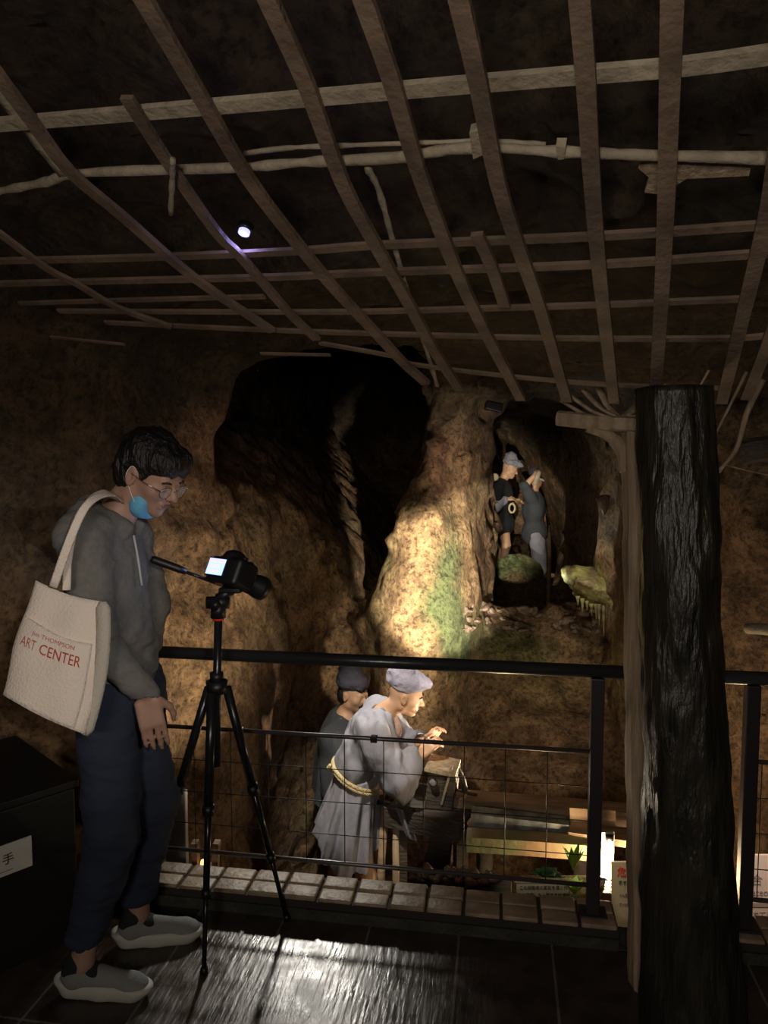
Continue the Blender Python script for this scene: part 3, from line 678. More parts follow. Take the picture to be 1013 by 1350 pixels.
def visitor():
    gp = atz(150, 1275, 0)
    root = thing('person', 'young man in grey hoodie and navy trousers looking down beside the camera on the tripod', 'person', gp, YAW, world=False)
    HC = (.113, -.01, 1.572); HR = rotm(R(-24), R(29), R(4))
    B = SDF((-.22, -.34, 0), (.34, .34, 1.74), .0052)
    head(B, HC, HR, 1.0, neck=(-.005, 0, 1.43))
    B.cone((-.03, -.12, 1.39), (-.03, .12, 1.39), .055, k=.03)
    B.ell((-.02, 0, 1.24), (.095, .14, .2), None, .04); B.ell((.0, 0, .98), (.09, .13, .15), None, .05)
    hips = [(.0, -.085, .90), (.03, .085, .90)]; knees = [(.035, -.10, .50), (.09, .10, .50)]; ank = [(-.055, -.115, .10), (.035, .12, .10)]
    for i in range(2):
        B.cone(hips[i], knees[i], .072, .048, k=.03); B.cone(knees[i], ank[i], .046, .034, k=.02)
        B.cone(ank[i], np.array(ank[i]) + (.0, 0, -.05), .034, .03, k=.02); B.cone(np.array(ank[i]) + (0, 0, -.055), np.array(ank[i]) + (.13, -.01 + .02 * i, -.07), .03, .022, k=.02)
    shr = [(-.035, -.155, 1.385), (-.02, .155, 1.385)]; el = [(.025, -.215, 1.12), (.05, .22, 1.13)]; wr = [(.150, -.17, .955), (.05, .12, .955)]
    for i in range(2): B.cone(shr[i], el[i], .045, .036, k=.03); B.cone(el[i], wr[i], .036, .024, k=.02)
    hd = frame_from((.22, .0, -1), (.3, -1, .1)); hand(B, np.array(wr[0]) + (.004, 0, -.015), hd, .98, .22, side=-1)
    hd = frame_from((.25, -.2, -1), (.3, 1, .1)); hand(B, np.array(wr[1]) + (.004, 0, -.015), hd, .98, .3, side=1)
    B.build('body', M['skin'], root)
    # hair: cap with a fringe, cut clear of face and ears
    H = SDF((-.12, -.2, 1.42), (.34, .2, 1.78), .0052)
    c = np.array(HC); L = lambda *p: c + HR @ np.array(p)
    H.ell(L(-.016, 0, .044), (.107, .090, .094), HR, .001); H.ell(L(-.045, 0, -.02), (.067, .074, .075), HR, .03)
    H.ell(L(.05, 0, .075), (.052, .07, .036), HR, .03)
    for y in (-1, 1): H.ell(L(.0, .092 * y, -.008), (.03, .034, .042), HR, .012, cut=True)
    H.box(L(.115, 0, -.07), (.07, .16, .105), .02, HR, .012, cut=True)
    H.box(L(.05, 0, -.12), (.07, .16, .10), .02, HR, .02, cut=True)
    H.noise(.006, .018, 3, 2, (1, 1, .45)).noise(.008, .05, 6, 1)
    H.build('hair', M['hair'], root)
    # hoodie
    G = SDF((-.30, -.36, .82), (.30, .36, 1.62), .006)
    G.ell((-.012, 0, 1.26), (.100, .170, .20), None, .04); G.ell((-.0, 0, 1.05), (.118, .168, .19), None, .07)
    G.cone((-.032, -.125, 1.395), (-.025, .125, 1.395), .060, k=.05); G.ell((-.015, 0, .955), (.122, .165, .085), None, .05)
    for i in range(2): G.cone(shr[i], el[i], .072, .058, k=.04); G.cone(el[i], wr[i], .059, .040, k=.025)
    G.box((0, 0, .80), (.3, .3, .088), .005, None, .012, cut=True)
    # the hood lies bunched round the neck
    G.cone((-.045, -.08, 1.45), (-.066, .0, 1.46), .034, .040, k=.03); G.cone((-.066, 0, 1.46), (-.045, .08, 1.455), .040, .034, k=.03); G.cone((-.06, -.09, 1.45), (.055, -.055, 1.405), .034, .024, k=.025); G.cone((-.055, .09, 1.455), (.055, .05, 1.405), .036, .024, k=.025)
    G.cone((.0, 0, 1.40), (.03, 0, 1.56), .052, .062, k=.012, cut=True)
    G.noise(.010, .11, 2, 2, (1, 1, 1.6)).noise(.004, .035, 5, 1, (1, 1, 2.2))
    G.cone((.150, -.17, .93), (.17, -.17, .87), .034, .034, k=.004, cut=True)
    ho = G.build('hoodie', M['hoodie'], root)
    # waistband rib, drawstring and zip line
    m = MB(); vs = []
    for k in range(41):
        a = 2 * math.pi * k / 40; vs.append(Vector((-.005 + .112 * math.cos(a), .152 * math.sin(a), .905)))
    m.tube(vs, .016, 8, cap=False, flat=(1.3, .7)).build('waistband', M['hoodie'], ho, True)
    MB().tube(spline([(.075, -.05, 1.39), (.088, -.055, 1.33), (.10, -.05, 1.24)], 5), .0035, 6).build('drawstring', M['sole'], ho, True)
    # trousers
    T = SDF((-.2, -.26, .14), (.26, .28, 1.0), .0065)
    T.ell((.0, 0, .93), (.112, .15, .11), None, .02)
    hem = [(-.042, -.112, .185), (.04, .118, .185)]
    for i in range(2): T.cone(hips[i], knees[i], .098, .074, k=.05); T.cone(knees[i], hem[i], .076, .060, k=.03)
    T.noise(.010, .12, 12, 2, (1, 1, 1.4)).noise(.004, .04, 15, 1, (1, 1, 2.5))
    for i in range(2):
        T.cone(np.array(hem[i]) + (0, 0, .02), np.array(hem[i]) - (0, 0, .09), .046, .05, k=.006, cut=True)
    T.box((0, 0, .08), (.4, .4, .075), .004, None, .004, cut=True)
    T.build('trousers', M['trousers'], root)
    # shoes (left and right)
    for i, (ax, ay, yaw) in enumerate(((-.055, -.115, R(-3)), (.035, .12, R(9)))):
        Rz = rotm(yaw); W = lambda *p: np.array((ax, ay, 0)) + Rz @ np.array(p)
        D = SDF((ax - .13, ay - .12, -.002), (ax + .28, ay + .14, .15), .004)
        D.ell(W(-.03, 0, .06), (.052, .040, .045), Rz, .01); D.cone(W(-.025, 0, .065), W(.16, 0, .045), .042, .030, k=.02); D.ell(W(.165, 0, .040), (.055, .042, .030), Rz, .02)
        D.cone(W(-.035, 0, .06), W(-.02, 0, .11), .04, .040, k=.02); D.cone(W(-.005, 0, .09), W(-.005, 0, .2), .033, .038, k=.006, cut=True)
        D.box(W(.05, 0, -.03), (.3, .2, .055), .002, Rz, .004, cut=True)
        sh = D.build('shoe', M['shoe_up'], root, 'grey knit running shoe with thick white sole')
        D = SDF((ax - .13, ay - .12, -.004), (ax + .28, ay + .14, .12), .004)
        D.cone(W(-.045, 0, .028), W(.06, 0, .026), .044, .042, k=.01); D.cone(W(.06, 0, .026), W(.165, 0, .030), .042, .046, k=.02); D.ell(W(.19, 0, .034), (.045, .04, .022), Rz, .02); D.ell(W(-.075, 0, .048), (.034, .036, .022), Rz, .02)
        D.box(W(.05, 0, -.05), (.4, .3, .0515), .001, Rz, .004, cut=True); D.box(W(.03, 0, .148), (.4, .3, .096), .002, rotm(yaw, R(2)), .01, cut=True)
        D.build('sole', M['sole'], sh)
        D = SDF((ax - .13, ay - .12, .03), (ax + .28, ay + .14, .15), .004)
        D.cone(W(-.037, 0, .075), W(-.022, 0, .108), .044, .0445, k=.02); D.ell(W(.03, 0, .082), (.05, .034, .018), rotm(yaw, R(20)), .012); D.cone(W(-.005, 0, .09), W(-.005, 0, .2), .035, .040, k=.004, cut=True); D.box(W(0, 0, .0), (.4, .3, .05), .002, None, .002, cut=True)
        D.build('shoe_collar', M['shoe_dark'], sh)
        sh.scale = (.88, .92, .95); sh.location = (ax * .12 + .012, ay * .08, 0)
    # mask pulled under the chin
    K = SDF((-.05, -.15, 1.40), (.26, .15, 1.62), .0035)
    K.ell(L(.040, 0, -.085), (.040, .060, .045), HR, .001); K.ell(L(.028, -.035, -.08), (.03, .030, .042), HR, .02); K.ell(L(.028, .035, -.08), (.03, .03, .042), HR, .02)
    K.box(L(.122, 0, -.04), (.062, .12, .10), .004, HR, .006, cut=True); K.box(L(.0, 0, .03), (.12, .12, .062), .004, HR, .004, cut=True)
    mk = K.build('face_mask', M['mask'], root)
    for y in (-1, 1): MB().tube(spline([Vector(L(.035, .064 * y, -.075)), Vector(L(.01, .074 * y, -.045)), Vector(L(-.016, .082 * y, -.01)), Vector(L(-.012, .080 * y, .025)), Vector(L(.006, .079 * y, .028))], 5), .0013, 5).build('ear_loop', M['maskin'], mk, True)
    # glasses
    g = None
    for y in (-1, 1):
        m = MB(); ring = [Vector(L(.104 - .006 * abs(math.cos(a)), .033 * y + .024 * math.cos(a), -.002 + .019 * math.sin(a))) for a in [2 * math.pi * k / 28 for k in range(29)]]
        m.tube(ring, .0013, 6, cap=False); rim = m.build('glasses_rim', M['frame'], root, True)
        m = MB(); cc = Vector(L(.100, .033 * y, -.002)); nn = Vector(HR @ np.array((1, 0, 0))) * .0006
        vs = [cc - nn] + [p - nn for p in ring[:-1]] + [cc + nn] + [p + nn for p in ring[:-1]]
        fs = [(0, 1 + (k + 1) % 28, 1 + k) for k in range(28)] + [(29, 30 + k, 30 + (k + 1) % 28) for k in range(28)] + [(1 + k, 1 + (k + 1) % 28, 30 + (k + 1) % 28, 30 + k) for k in range(28)]
        m.add(vs, fs).build('glasses_lens', M['glass'], rim, True)
        MB().tube([Vector(L(.10, .057 * y, .004)), Vector(L(.05, .076 * y, .006)), Vector(L(.0, .082 * y, .008))], .0014, 6).build('glasses_temple', M['frame'], rim, True)
    MB().tube([Vector(L(.106, -.010, .002)), Vector(L(.110, 0, .006)), Vector(L(.106, .010, .002))], .0014, 6).build('glasses_bridge', M['frame'], root, True)
    for y in (-1, 1):
        MB().tube(spline([Vector(L(.094, .018 * y, .022)), Vector(L(.094, .032 * y, .027)), Vector(L(.084, .046 * y, .022))], 4), .003, 6).build('eyebrow', M['hair'], root, True)
        MB().tube(spline([Vector(L(.0905, .022 * y, -.003)), Vector(L(.0905, .032 * y, -.006)), Vector(L(.086, .041 * y, -.003))], 4), .0012, 5).build('eyelash_line', M['hair'], root, True)
    MB().tube(spline([Vector(L(.0935, -.017, -.056)), Vector(L(.0965, 0, -.055)), Vector(L(.0935, .017, -.056))], 4), .0035, 6, flat=(1.3, .8)).build('lips', M['lips'], root, True)
    root.rotation_euler = (0, R(1.7), YAW); root.scale = (.985,) * 3
    return gp
visitor()

# ------------------------------------------------------------------ tote bag
def tote():
    tn = 1.86
    root = thing('tote_bag', 'cream canvas tote bag with red lettering hanging from the young man\'s shoulder', 'bag', at(75, 965, tn + .08))
    def bil(a, b, c, d, s, t): return (1 - t) * ((1 - s) * a + s * b) + t * ((1 - s) * d + s * c)
    TL, TR, BR, BL = Vector((47, 765)), Vector((136, 793)), Vector((112, 968)), Vector((3, 916))
    def edge(s, t):
        p = bil(TL, TR, BR, BL, s, t)
        p.x += 9 * math.sin(math.pi * t) * (s - .0) + (-3 * math.sin(math.pi * t)) * (1 - s) + 1.5 * math.sin(9 * t) * (1 - s)
        p.y += (5 * math.sin(math.pi * s)) * (1 - t) * 1.0 + 4 * t * math.sin(math.pi * s)
        return p
    n = 26
    def panel(name, s0, s1, t0f, t1, dep, th, bulge, m, parent, seed=0):
        vs = []
        for side in (0, 1):
            for j in range(n + 1):
                for i in range(n + 1):
                    s = s0 + (s1 - s0) * i / n; t0 = t0f(s); t = t0 + (t1 - t0) * j / n
                    p = edge(s, t); b = bulge * math.sin(math.pi * min(1, max(0, s))) ** .6 * math.sin(math.pi * min(1, t * .5 + .15))
                    b += .004 * math.sin(11 * s + 5 * t + seed) * math.sin(7 * t + seed) 
                    vs.append(at(p.x, p.y, tn + .05 * (1 - t) + dep + (th if side else 0) - b))
        N = n + 1; f = []
        for j in range(n):
            for i in range(n):
                a = j * N + i; f.append((a, a + N, a + N + 1, a + 1)); a += N * N; f.append((a, a + 1, a + N + 1, a + N))
        o = N * N
        for i in range(n): f += [(i, i + 1, i + 1 + o, i + o), (n * N + i + 1, n * N + i, n * N + i + o, n * N + i + 1 + o), (i * N + N, i * N, i * N + o, i * N + N + o), (i * N + n, i * N + N + n, i * N + N + n + o, i * N + n + o)]
        return link(name, pymesh(name, vs, f), m, parent, True)
    panel('bag_body', 0, 1, lambda s: 0, 1, 0, .075, .03, M['tote'], root)
    panel('front_pocket', .0, .86, lambda s: .30 + .03 * s + .03 * math.sin(math.pi * s), .99, -.007, .006, .032, M['tote'], root, 1)
    # stitched side gusset
    m = MB(); m.tube(spline([at(*edge(1.0, t), tn + .02) for t in (0, .25, .5, .75, 1)], 5), [.01] + [.02] * 19 + [.012], 8, flat=(1, .6)); m.build('gusset', M['tote_in'], root, True)
    # straps
    for pts in ([(70, 774, tn + .01), (92, 712, tn + .00), (110, 672, tn + .02), (128, 655, tn + .08), (148, 652, tn + .18), (160, 662, tn + .3)],
                [(88, 778, tn + .06), (90, 735, tn + .06), (100, 690, tn + .05), (118, 661, tn + .09), (138, 648, tn + .18), (150, 652, tn + .3)]):
        MB().tube(spline([at(*p) for p in pts], 6), .011, 8, flat=(.18, 1.0), up=tuple(RGT * .5 + Vector((0, 0, .8)) - FWD * .6)).build('strap', M['tote'], root, True)
    def P(s, t, d=0): p = edge(s, t); b = .032 * math.sin(math.pi * s) ** .6 * math.sin(math.pi * min(1, t * .5 + .15)) + .004 * math.sin(11 * s + 5 * t + 1) * math.sin(7 * t + 1); return at(p.x, p.y, tn + .05 * (1 - t) - .0095 - b - d)
    def wraptext(txt, s0, s1, t0, t1, m, name='lettering'):
        me = text_mesh(txt, 1.0, .0)
        xs = [v.co.x for v in me.vertices]; ys = [v.co.y for v in me.vertices]; a, b, c, d = min(xs), max(xs), min(ys), max(ys)
        import bmesh
        bm = bmesh.new(); bm.from_mesh(me); bmesh.ops.solidify(bm, geom=bm.faces[:], thickness=0.02)
        for v in bm.verts:
            s = s0 + (s1 - s0) * (v.co.x - a) / (b - a); t = t1 + (t0 - t1) * (v.co.y - c) / (d - c); v.co = P(s, t, .0012 if v.co.z > .005 else .0004)
        bm.to_mesh(me); bm.free(); return link(name, me, m, root, False)
    wraptext('Jim THOMPSON', .15, .66, .385, .430, M['pinkink']); wraptext('ART', .06, .23, .455, .535, M['pinkink']); wraptext('CENTER', .28, .76, .455, .54, M['redink'])
tote()

# ------------------------------------------------------------------ tripod and camera
def tripod():
    t0 = 2.33
    ap = at(286, 905, t0); top = at(288, 815, t0); cam = at(306, 757, t0)
    feet = [atz(269, 1284, 0), atz(379, 1213, 0), atz(186, 1208, 0)]
    root = thing('tripod', 'black camera tripod standing on the wet floor in front of the railing', 'tripod', (ap.x, ap.y, 0))
    MB().tube([at(285, 1010, t0), at(286, 905, t0), at(288, 812, t0)], [.013, .013, .0125], 16).build('centre_column', M['tripod'], root, True)
    MB().tube([ap + Vector((0, 0, .018)), ap + Vector((0, 0, -.02))], [.034, .030], 18).build('spider', M['black'], root, True)
    MB().tube([ap + Vector((0, 0, .045)), ap + Vector((0, 0, .018))], [.021, .021], 18).build('column_lock', M['black'], root, True)
    for k, f in enumerate(feet):
        d = (f - ap); h = Vector((d.x, d.y, 0)).normalized(); a = ap + h * .034 - Vector((0, 0, .01)); d = f - a
        leg = MB().tube([a, a + d * .42], .0145, 14).build('leg', M['tripod'], root, True)
        MB().tube([a + d * .40, a + d * .71], .0105, 12).build('leg_section', M['tripod'], leg, True)
        MB().tube([a + d * .70, a + d * .985], .0078, 12).build('leg_section', M['tripod'], leg, True)
        MB().tube([a + d * .40, a + d * .435], .019, 12).build('leg_lock', M['black'], leg, True)
        MB().tube([a + d * .70, a + d * .73], .015, 12).build('leg_lock', M['black'], leg, True)
        MB().tube([a + d * .975, f + Vector((0, 0, .003))], [.011, .013], 12).build('rubber_foot', M['black'], leg, True)
    MB().tube([top + Vector((0, 0, -.006)), top + Vector((0, 0, .004))], .017, 16).build('red_ring', M['red'], root, True)
    hd = MB(); hd.tube([top + Vector((0, 0, .002)), top + Vector((0, 0, .05))], [.024, .022], 18).tube([top + Vector((0, 0, .05)) - RGT * .035, top + Vector((0, 0, .05)) + RGT * .035], .02, 14)
    p = cam - Vector((0, 0, .048)); hd.tube([top + Vector((0, 0, .06)), p], [.018, .016], 12); hd.box(p, (.035, .03, .008), None, .004); hd.build('pan_head', M['black'], root, True)
    MB().tube([top + Vector((0, 0, .05)) - FWD * .02, top + Vector((0, 0, .05)) - FWD * .05], [.012, .016], 12).build('tilt_knob', M['black'], root, True)
    hdl = MB().tube([at(283, 768, t0), at(240, 752, t0 - .03)], .0055, 10).build('pan_handle', M['tripod'], root, True)
    MB().tube([at(246, 754, t0 - .03), at(236, 750, t0 - .035), at(203, 738, t0 - .055), at(199, 737, t0 - .058)], [.0095, .0125, .0125, .009], 12).build('handle_grip', M['black'], hdl, True)
    # camera body: looks to the right, tilted down
    root = thing('camera', 'black digital camera with a lit rear screen mounted on the tripod', 'camera', p + Vector((0, 0, .008)))
    ax = (at(362, 778, t0 + .14) - at(312, 754, t0)).normalized()          # lens axis
    side = ax.cross(Vector((0, 0, 1))).normalized(); up = side.cross(ax).normalized()
    rot = Matrix((ax, side, up)).transposed()
    c = at(303, 755, t0)
    b = SDF((-.08, -.09, -.07), (.08, .09, .09), .003)
    b.box((0, 0, 0), (.036, .066, .043), .012, None, .004); b.box((.012, .05, .0), (.045, .02, .044), .016, None, .01); b.ell((.004, -.0, .048), (.042, .034, .026), None, .012)
    b.cone((.03, -.008, .0), (.052, -.008, 0), .036, .034, k=.006)
    me = b.mesh('camera_body')
    for v in me.vertices: v.co = c + rot @ v.co
    bo = link('camera_body', me, M['black'], root, True)
    W = lambda *q: c + rot @ Vector(q)
    m = MB(); m.tube([W(.05, -.008, 0), W(.052, -.008, 0), W(.095, -.008, 0), W(.097, -.008, 0), W(.135, -.008, 0), W(.137, -.008, 0), W(.165, -.008, 0), W(.165, -.008, 0), W(.15, -.008, 0)], [.030, .033, .033, .036, .036, .039, .040, .036, .03], 28); ln = m.build('lens', M['black'], root, True)
    MB().tube([W(.148, -.008, 0), W(.151, -.008, 0)], .031, 24).build('front_glass', M['screen' if False else 'tripod'], ln, True)
    # flip-out rear screen facing back to the left
    MB().box(W(-.040, -.02, .003), (.004, .042, .030), rot, .002).build('screen_bezel', M['black'], root)
    sc = MB().box(W(-.0448, -.02, .003), (.0008, .037, .026), rot).build('screen', M['screen'], root)
    MB().box(W(-.0460, -.02, .022), (.0005, .036, .004), rot).build('status_bar', M['screen_bar'], sc)
    for yy, zz in ((-.035, .004), (-.012, .004), (-.035, -.012), (-.012, -.012)): MB().box(W(-.0460, yy, zz), (.0005, .008, .0045), rot).build('menu_tile', M['screen_bar'], sc)
    MB().tube([W(.0, .045, .042), W(.0, .045, .054)], .011, 14).build('mode_dial', M['black'], root, True); MB().tube([W(.028, .05, .038), W(.03, .05, .048)], .008, 12).build('shutter_button', M['black'], root, True)
    ld = bpy.data.lights.new('screen_glow', 'AREA'); ld.size = .05; ld.energy = .12; ld.color = (.5, .6, 1); lo = bpy.data.objects.new('screen_glow', ld); COL.objects.link(lo)
    lo.location = W(-.052, -.02, .003); lo.rotation_euler = (-ax).to_track_quat('-Z', 'Y').to_euler()
tripod()

# ------------------------------------------------------------------ black cabinet at the left
def cabinet():
    dirv = CM @ Vector(((1450 - 506.5) / F, 0, -1)); dirv.z = 0; dirv.normalize()
    c1 = at(104, 1027, 2.42); zt = c1.z; nrm = Vector((-dirv.y, dirv.x, 0))          # to the left, away
    L_, D_ = 1.3, .55
    cc = c1 - dirv * (L_ / 2) + nrm * (D_ / 2); rot = Matrix((dirv, nrm, Vector((0, 0, 1)))).transposed()
    root = thing('cabinet', 'black knee-high cabinet with a white sticker in the lower left corner', 'cabinet', (cc.x, cc.y, 0))
    MB().box((cc.x, cc.y, zt / 2 - .01), (L_ / 2 - .01, D_ / 2 - .01, zt / 2 - .02), rot, .006).build('carcass', M['cabinet'], root)
    MB().box((cc.x, cc.y, zt - .012), (L_ / 2, D_ / 2, .012), rot, .004).build('top_panel', M['cabinet'], root)
    MB().box((cc.x, cc.y, .015), (L_ / 2 - .015, D_ / 2 - .015, .015), rot).build('plinth', M['cabinet'], root)
    # face point under sticker pixels
    def face(px, py):
        r = ray(px, py); o = Vector((0, 0, CAMZ)); q = c1 + nrm * .008; return o + r * ((q - o).dot(nrm) / r.dot(nrm))
    a, b = face(42, 1101), face(42, 1141); k = face(-30, 1126)
    wd = (a - k).length; x0 = a - dirv * .0
    ctr = Vector(((a.x + b.x) / 2, (a.y + b.y) / 2, (a.z + b.z) / 2)) - dirv * .11
    hh = abs(a.z - b.z) / 2
    st = MB().box(ctr, (.11, .0012, hh), rot).build('sticker', M['paper_white'], root, label='white rectangular sticker with black characters')
    put_text('三 手', hh * .75, ctr + dirv * .015 - nrm * .003, dirv, (0, 0, 1), M['ink'], st)
    put_text('——————', hh * .35, ctr - dirv * .0 - Vector((0, 0, hh * .68)) - nrm * .003, dirv, (0, 0, 1), M['ink'], st)
cabinet()

# ------------------------------------------------------------------ figures of miners
def pleat_skirt(S_, zt, zb, cx, cy, rx0, ry0, rx1, ry1, sh=(0, 0), amp=.02, npl=9, th=.02, seed=0):
    """hollow pleated skirt: ellipse rx0,ry0 at zt -> rx1,ry1 at zb, centre moving by sh"""
    sl, g = S_.sub((cx - .5, cy - .5, zb - .05), (cx + .5, cy + .5, zt + .05), .02)
    t = np.clip((zt - g[..., 2]) / (zt - zb), 0, 1.1); x = g[..., 0] - cx - sh[0] * t; y = g[..., 1] - cy - sh[1] * t
    rx = rx0 + (rx1 - rx0) * t; ry = ry0 + (ry1 - ry0) * t; th_ = np.arctan2(y / ry, x / rx)
    pl = amp * (t ** .8) * (np.sin(th_ * npl + seed + 1.2 * t) * .6 + .4 * np.sin(th_ * (npl * 1.7) + seed * 2))
    d = (np.sqrt((x / rx) ** 2 + (y / ry) ** 2) - 1) * np.minimum(rx, ry) - pl
    d = np.maximum(np.abs(d + th / 2) - th / 2, np.maximum(g[..., 2] - zt, zb + .025 * np.sin(th_ * 2 + seed) + .10 * np.clip(-x / rx, 0, 1) - g[..., 2]))
    S_.op(sl, d, .015, False)
def cap_hat(root, c, Rm, m, s=1.0, seed=0, peak=True, parent_name='hat', tall=.0):
    H = SDF(np.array(c) - .24, np.array(c) + .26, .006); L = lambda *p: np.array(c) + Rm @ (np.array(p) * s)
    H.ell(L(-.012, 0, .065), np.array((.108, .09, .068)) * s, Rm, .001); H.ell(L(-.04, 0, .115 + tall), np.array((.07, .065, .052)) * s, Rm, .04)
    if peak: H.ell(L(.085, .0, .085), np.array((.055, .05, .03)) * s, Rm @ rotm(0, R(12)), .03)
    H.box(L(0, 0, -.07), np.array((.3, .3, .095)) * s, .005, Rm, .006, cut=True)
    H.noise(.008, .05, seed, 2, (1, 1, 2)).noise(.004, .02, seed + 4, 1)
    h = H.build(parent_name, m, root)
    return h
def miner_front():
    gp = ut((490 - 506.5) / F * 4.0, 4.0, PIT)
    root = thing('mannequin', 'miner figure in pale blue-grey robe with straw rope belt, bending forward in the pit', 'mannequin', gp, YAW, world=False)
    k = .0041; X = lambda px: (px - 490) * k; Zf = lambda py: 2.9 - (py - 600) * k + (.0)
    HC = (X(536), -.02, Zf(921)); HR = rotm(R(-8), R(18))
    B = SDF((-.42, -.38, 0), (.48, .38, 1.78), .0075)
    head(B, HC, HR, .95, neck=(X(505), 0, Zf(948)))
    B.ell((X(488), 0, Zf(978)), (.09, .15, .18), rotm(0, R(40)), .04); B.ell((X(468), 0, Zf(1040)), (.10, .14, .14), None, .06)
    for (hx, y, kx, fx) in ((-.17, -.08, -.20, -.24), (-.06, .09, -.0, -.03)):
        B.cone((-.12, y * .8, 1.0), (kx, y * .8, .52), .062, .055, k=.04); B.cone((kx, y, .52), (fx, y, .10), .056, .036, k=.02); B.cone((fx, y, .05), (fx + .17, y, .035), .04, .03, k=.03)
    B.cone((-.10, -.06, 1.0), (X(483), -.08, .56), .06, .058, k=.04); B.cone((X(483), -.08, .56), (X(484), -.10, .1), .058, .036, k=.02); B.cone((X(484), -.10, .05), (X(484) + .17, -.10, .035), .04, .03, k=.03)
    sr = (X(490), -.17, Zf(962)); er = (X(521), -.20, Zf(1016)); wr = (X(556), -.08, Zf(996)); sl = (X(500), .16, Zf(960)); elb = (X(530), .20, Zf(1012)); wl = (X(566), .05, Zf(992))
    for s_, e_, w_ in ((sr, er, wr), (sl, elb, wl)): B.cone(s_, e_, .05, .04, k=.03); B.cone(e_, w_, .038, .026, k=.02)
    hand(B, wr, frame_from((.8, .12, .62), (-.5, -.6, .6)), .95, .62, side=-1); hand(B, wl, frame_from((.55, -.15, .75), (-.3, .8, .4)), .95, .6, side=1)
    B.build('body', M['mskin'], root)
    G = SDF((-.46, -.42, .6), (.42, .42, 1.66), .0075)
    G.ell((X(486), 0, Zf(976)), (.118, .20, .20), rotm(0, R(38)), .04); G.cone((X(494), -.14, Zf(966)), (X(500), .13, Zf(967)), .066, k=.06); G.ell((X(470), 0, Zf(1018)), (.115, .165, .13), rotm(0, R(20)), .05)
    for s_, e_, w_ in ((sr, er, wr), (sl, elb, wl)):
        s_, e_, w_ = map(np.array, (s_, e_, w_)); G.cone(s_, e_, .095, .095, k=.05); w2 = e_ + (w_ - e_) * .55; G.cone(e_, w2, .09, .075, k=.03)
        G.cone(e_ + (.03, 0, -.02), w2 + (-.02, 0, -.085), .06, .05, k=.04)
    G.ell((X(533), -.19, Zf(1024)), (.055, .05, .095), rotm(0, R(-8)), .03)
    G.noise(.020, .12, 31, 2, (1.5, 1, .8)).noise(.008, .045, 35, 1, (1.4, 1, .7))
    for e_, w_ in ((er, wr), (elb, wl)):
        e_, w_ = np.array(e_), np.array(w_); G.cone(e_ + (w_ - e_) * .45, w_ + (w_ - e_) * .3, .040, .06, k=.01, cut=True)
    G.cone((X(505), 0, Zf(945)), (X(520), 0, Zf(925)), .06, .085, k=.01, cut=True)
    sk = SDF((-.5, -.42, .6), (.3, .42, 1.2), .0075)
    pleat_skirt(sk, 1.14, .69, -.085, 0, .115, .165, .195, .27, sh=(-.085, 0), amp=.030, npl=9, th=.022, seed=1)
    rb = G.build('robe', M['robe'], root); sk.build('robe_skirt', M['robe'], root)
    # crossed lapel
    MB().tube(spline([(X(501), -.07, Zf(936)), (X(511), -.115, Zf(950)), (X(519), -.135, Zf(968)), (X(522), -.12, Zf(990))], 6), .024, 10, flat=(.45, 1), up=(.5, -1, .2)).build('lapel', M['robe_lap'], rb, True)
    MB().tube(spline([(X(516), -.02, Zf(945)), (X(524), -.04, Zf(962)), (X(518), -.05, Zf(985))], 6), [.024] * 6 + [.03] * 4 + [.02] * 3, 10).build('undercloth', M['undercloth'], root, True)
    # rope belt of two strands, tilted down to the front
    for dz in (0, -.018):
        pts = [Vector((-.088 + .128 * math.cos(a), .182 * math.sin(a), 1.135 + dz - .50 * (.128 * math.cos(a)))) for a in [2 * math.pi * q / 40 for q in range(41)]]
        MB().tube(pts, .011, 8, cap=False).build('rope_belt', M['rope'], root, True)
    MB().tube(spline([(-.20, -.09, 1.19), (-.235, -.11, 1.205), (-.22, -.12, 1.23)], 4), .011, 8).build('rope_knot', M['rope'], root, True)
    cap_hat(root, np.array(HC) + (-.005, 0, .015), HR @ rotm(0, R(-6)), M['hatcloth'], .98, 3, True, 'hat', .01)
    c = np.array(HC); Lh = lambda *p: Vector(c + HR @ (np.array(p) * .95))
    for y in (-1, 1): MB().tube(spline([Lh(.093, .018 * y, .024), Lh(.093, .034 * y, .029), Lh(.082, .047 * y, .024)], 4), .0035, 6).build('eyebrow', M['hair'], root, True)
    Mx = Matrix.Translation(gp) @ Matrix.Rotation(YAW, 4, 'Z')
    return Mx @ (Vector(wr) + Vector(wl)) / 1, Mx @ Vector(wr), Mx @ Vector(wl)
_, hw1, hw2 = miner_front()
def hand_tool(a, b):
    c = (a + b) / 2 + RGT * .055 + Vector((0, 0, .045))
    root = thing('miners_lamp', 'small black oil lamp held in both hands of the front miner figure', 'lamp', c - Vector((0, 0, .03)))
    MB().tube([c + Vector((0, 0, z)) for z in (-.032, -.03, -.01, .012, .016)], [.018, .024, .029, .022, .006], 16).build('bowl', M['iron'], root, True)
    MB().tube([c + Vector((0, 0, .01)), c + Vector((0, 0, .03)) + RGT * .012], .004, 8).build('wick', M['rope'], root, True)
hand_tool(hw1, hw2)
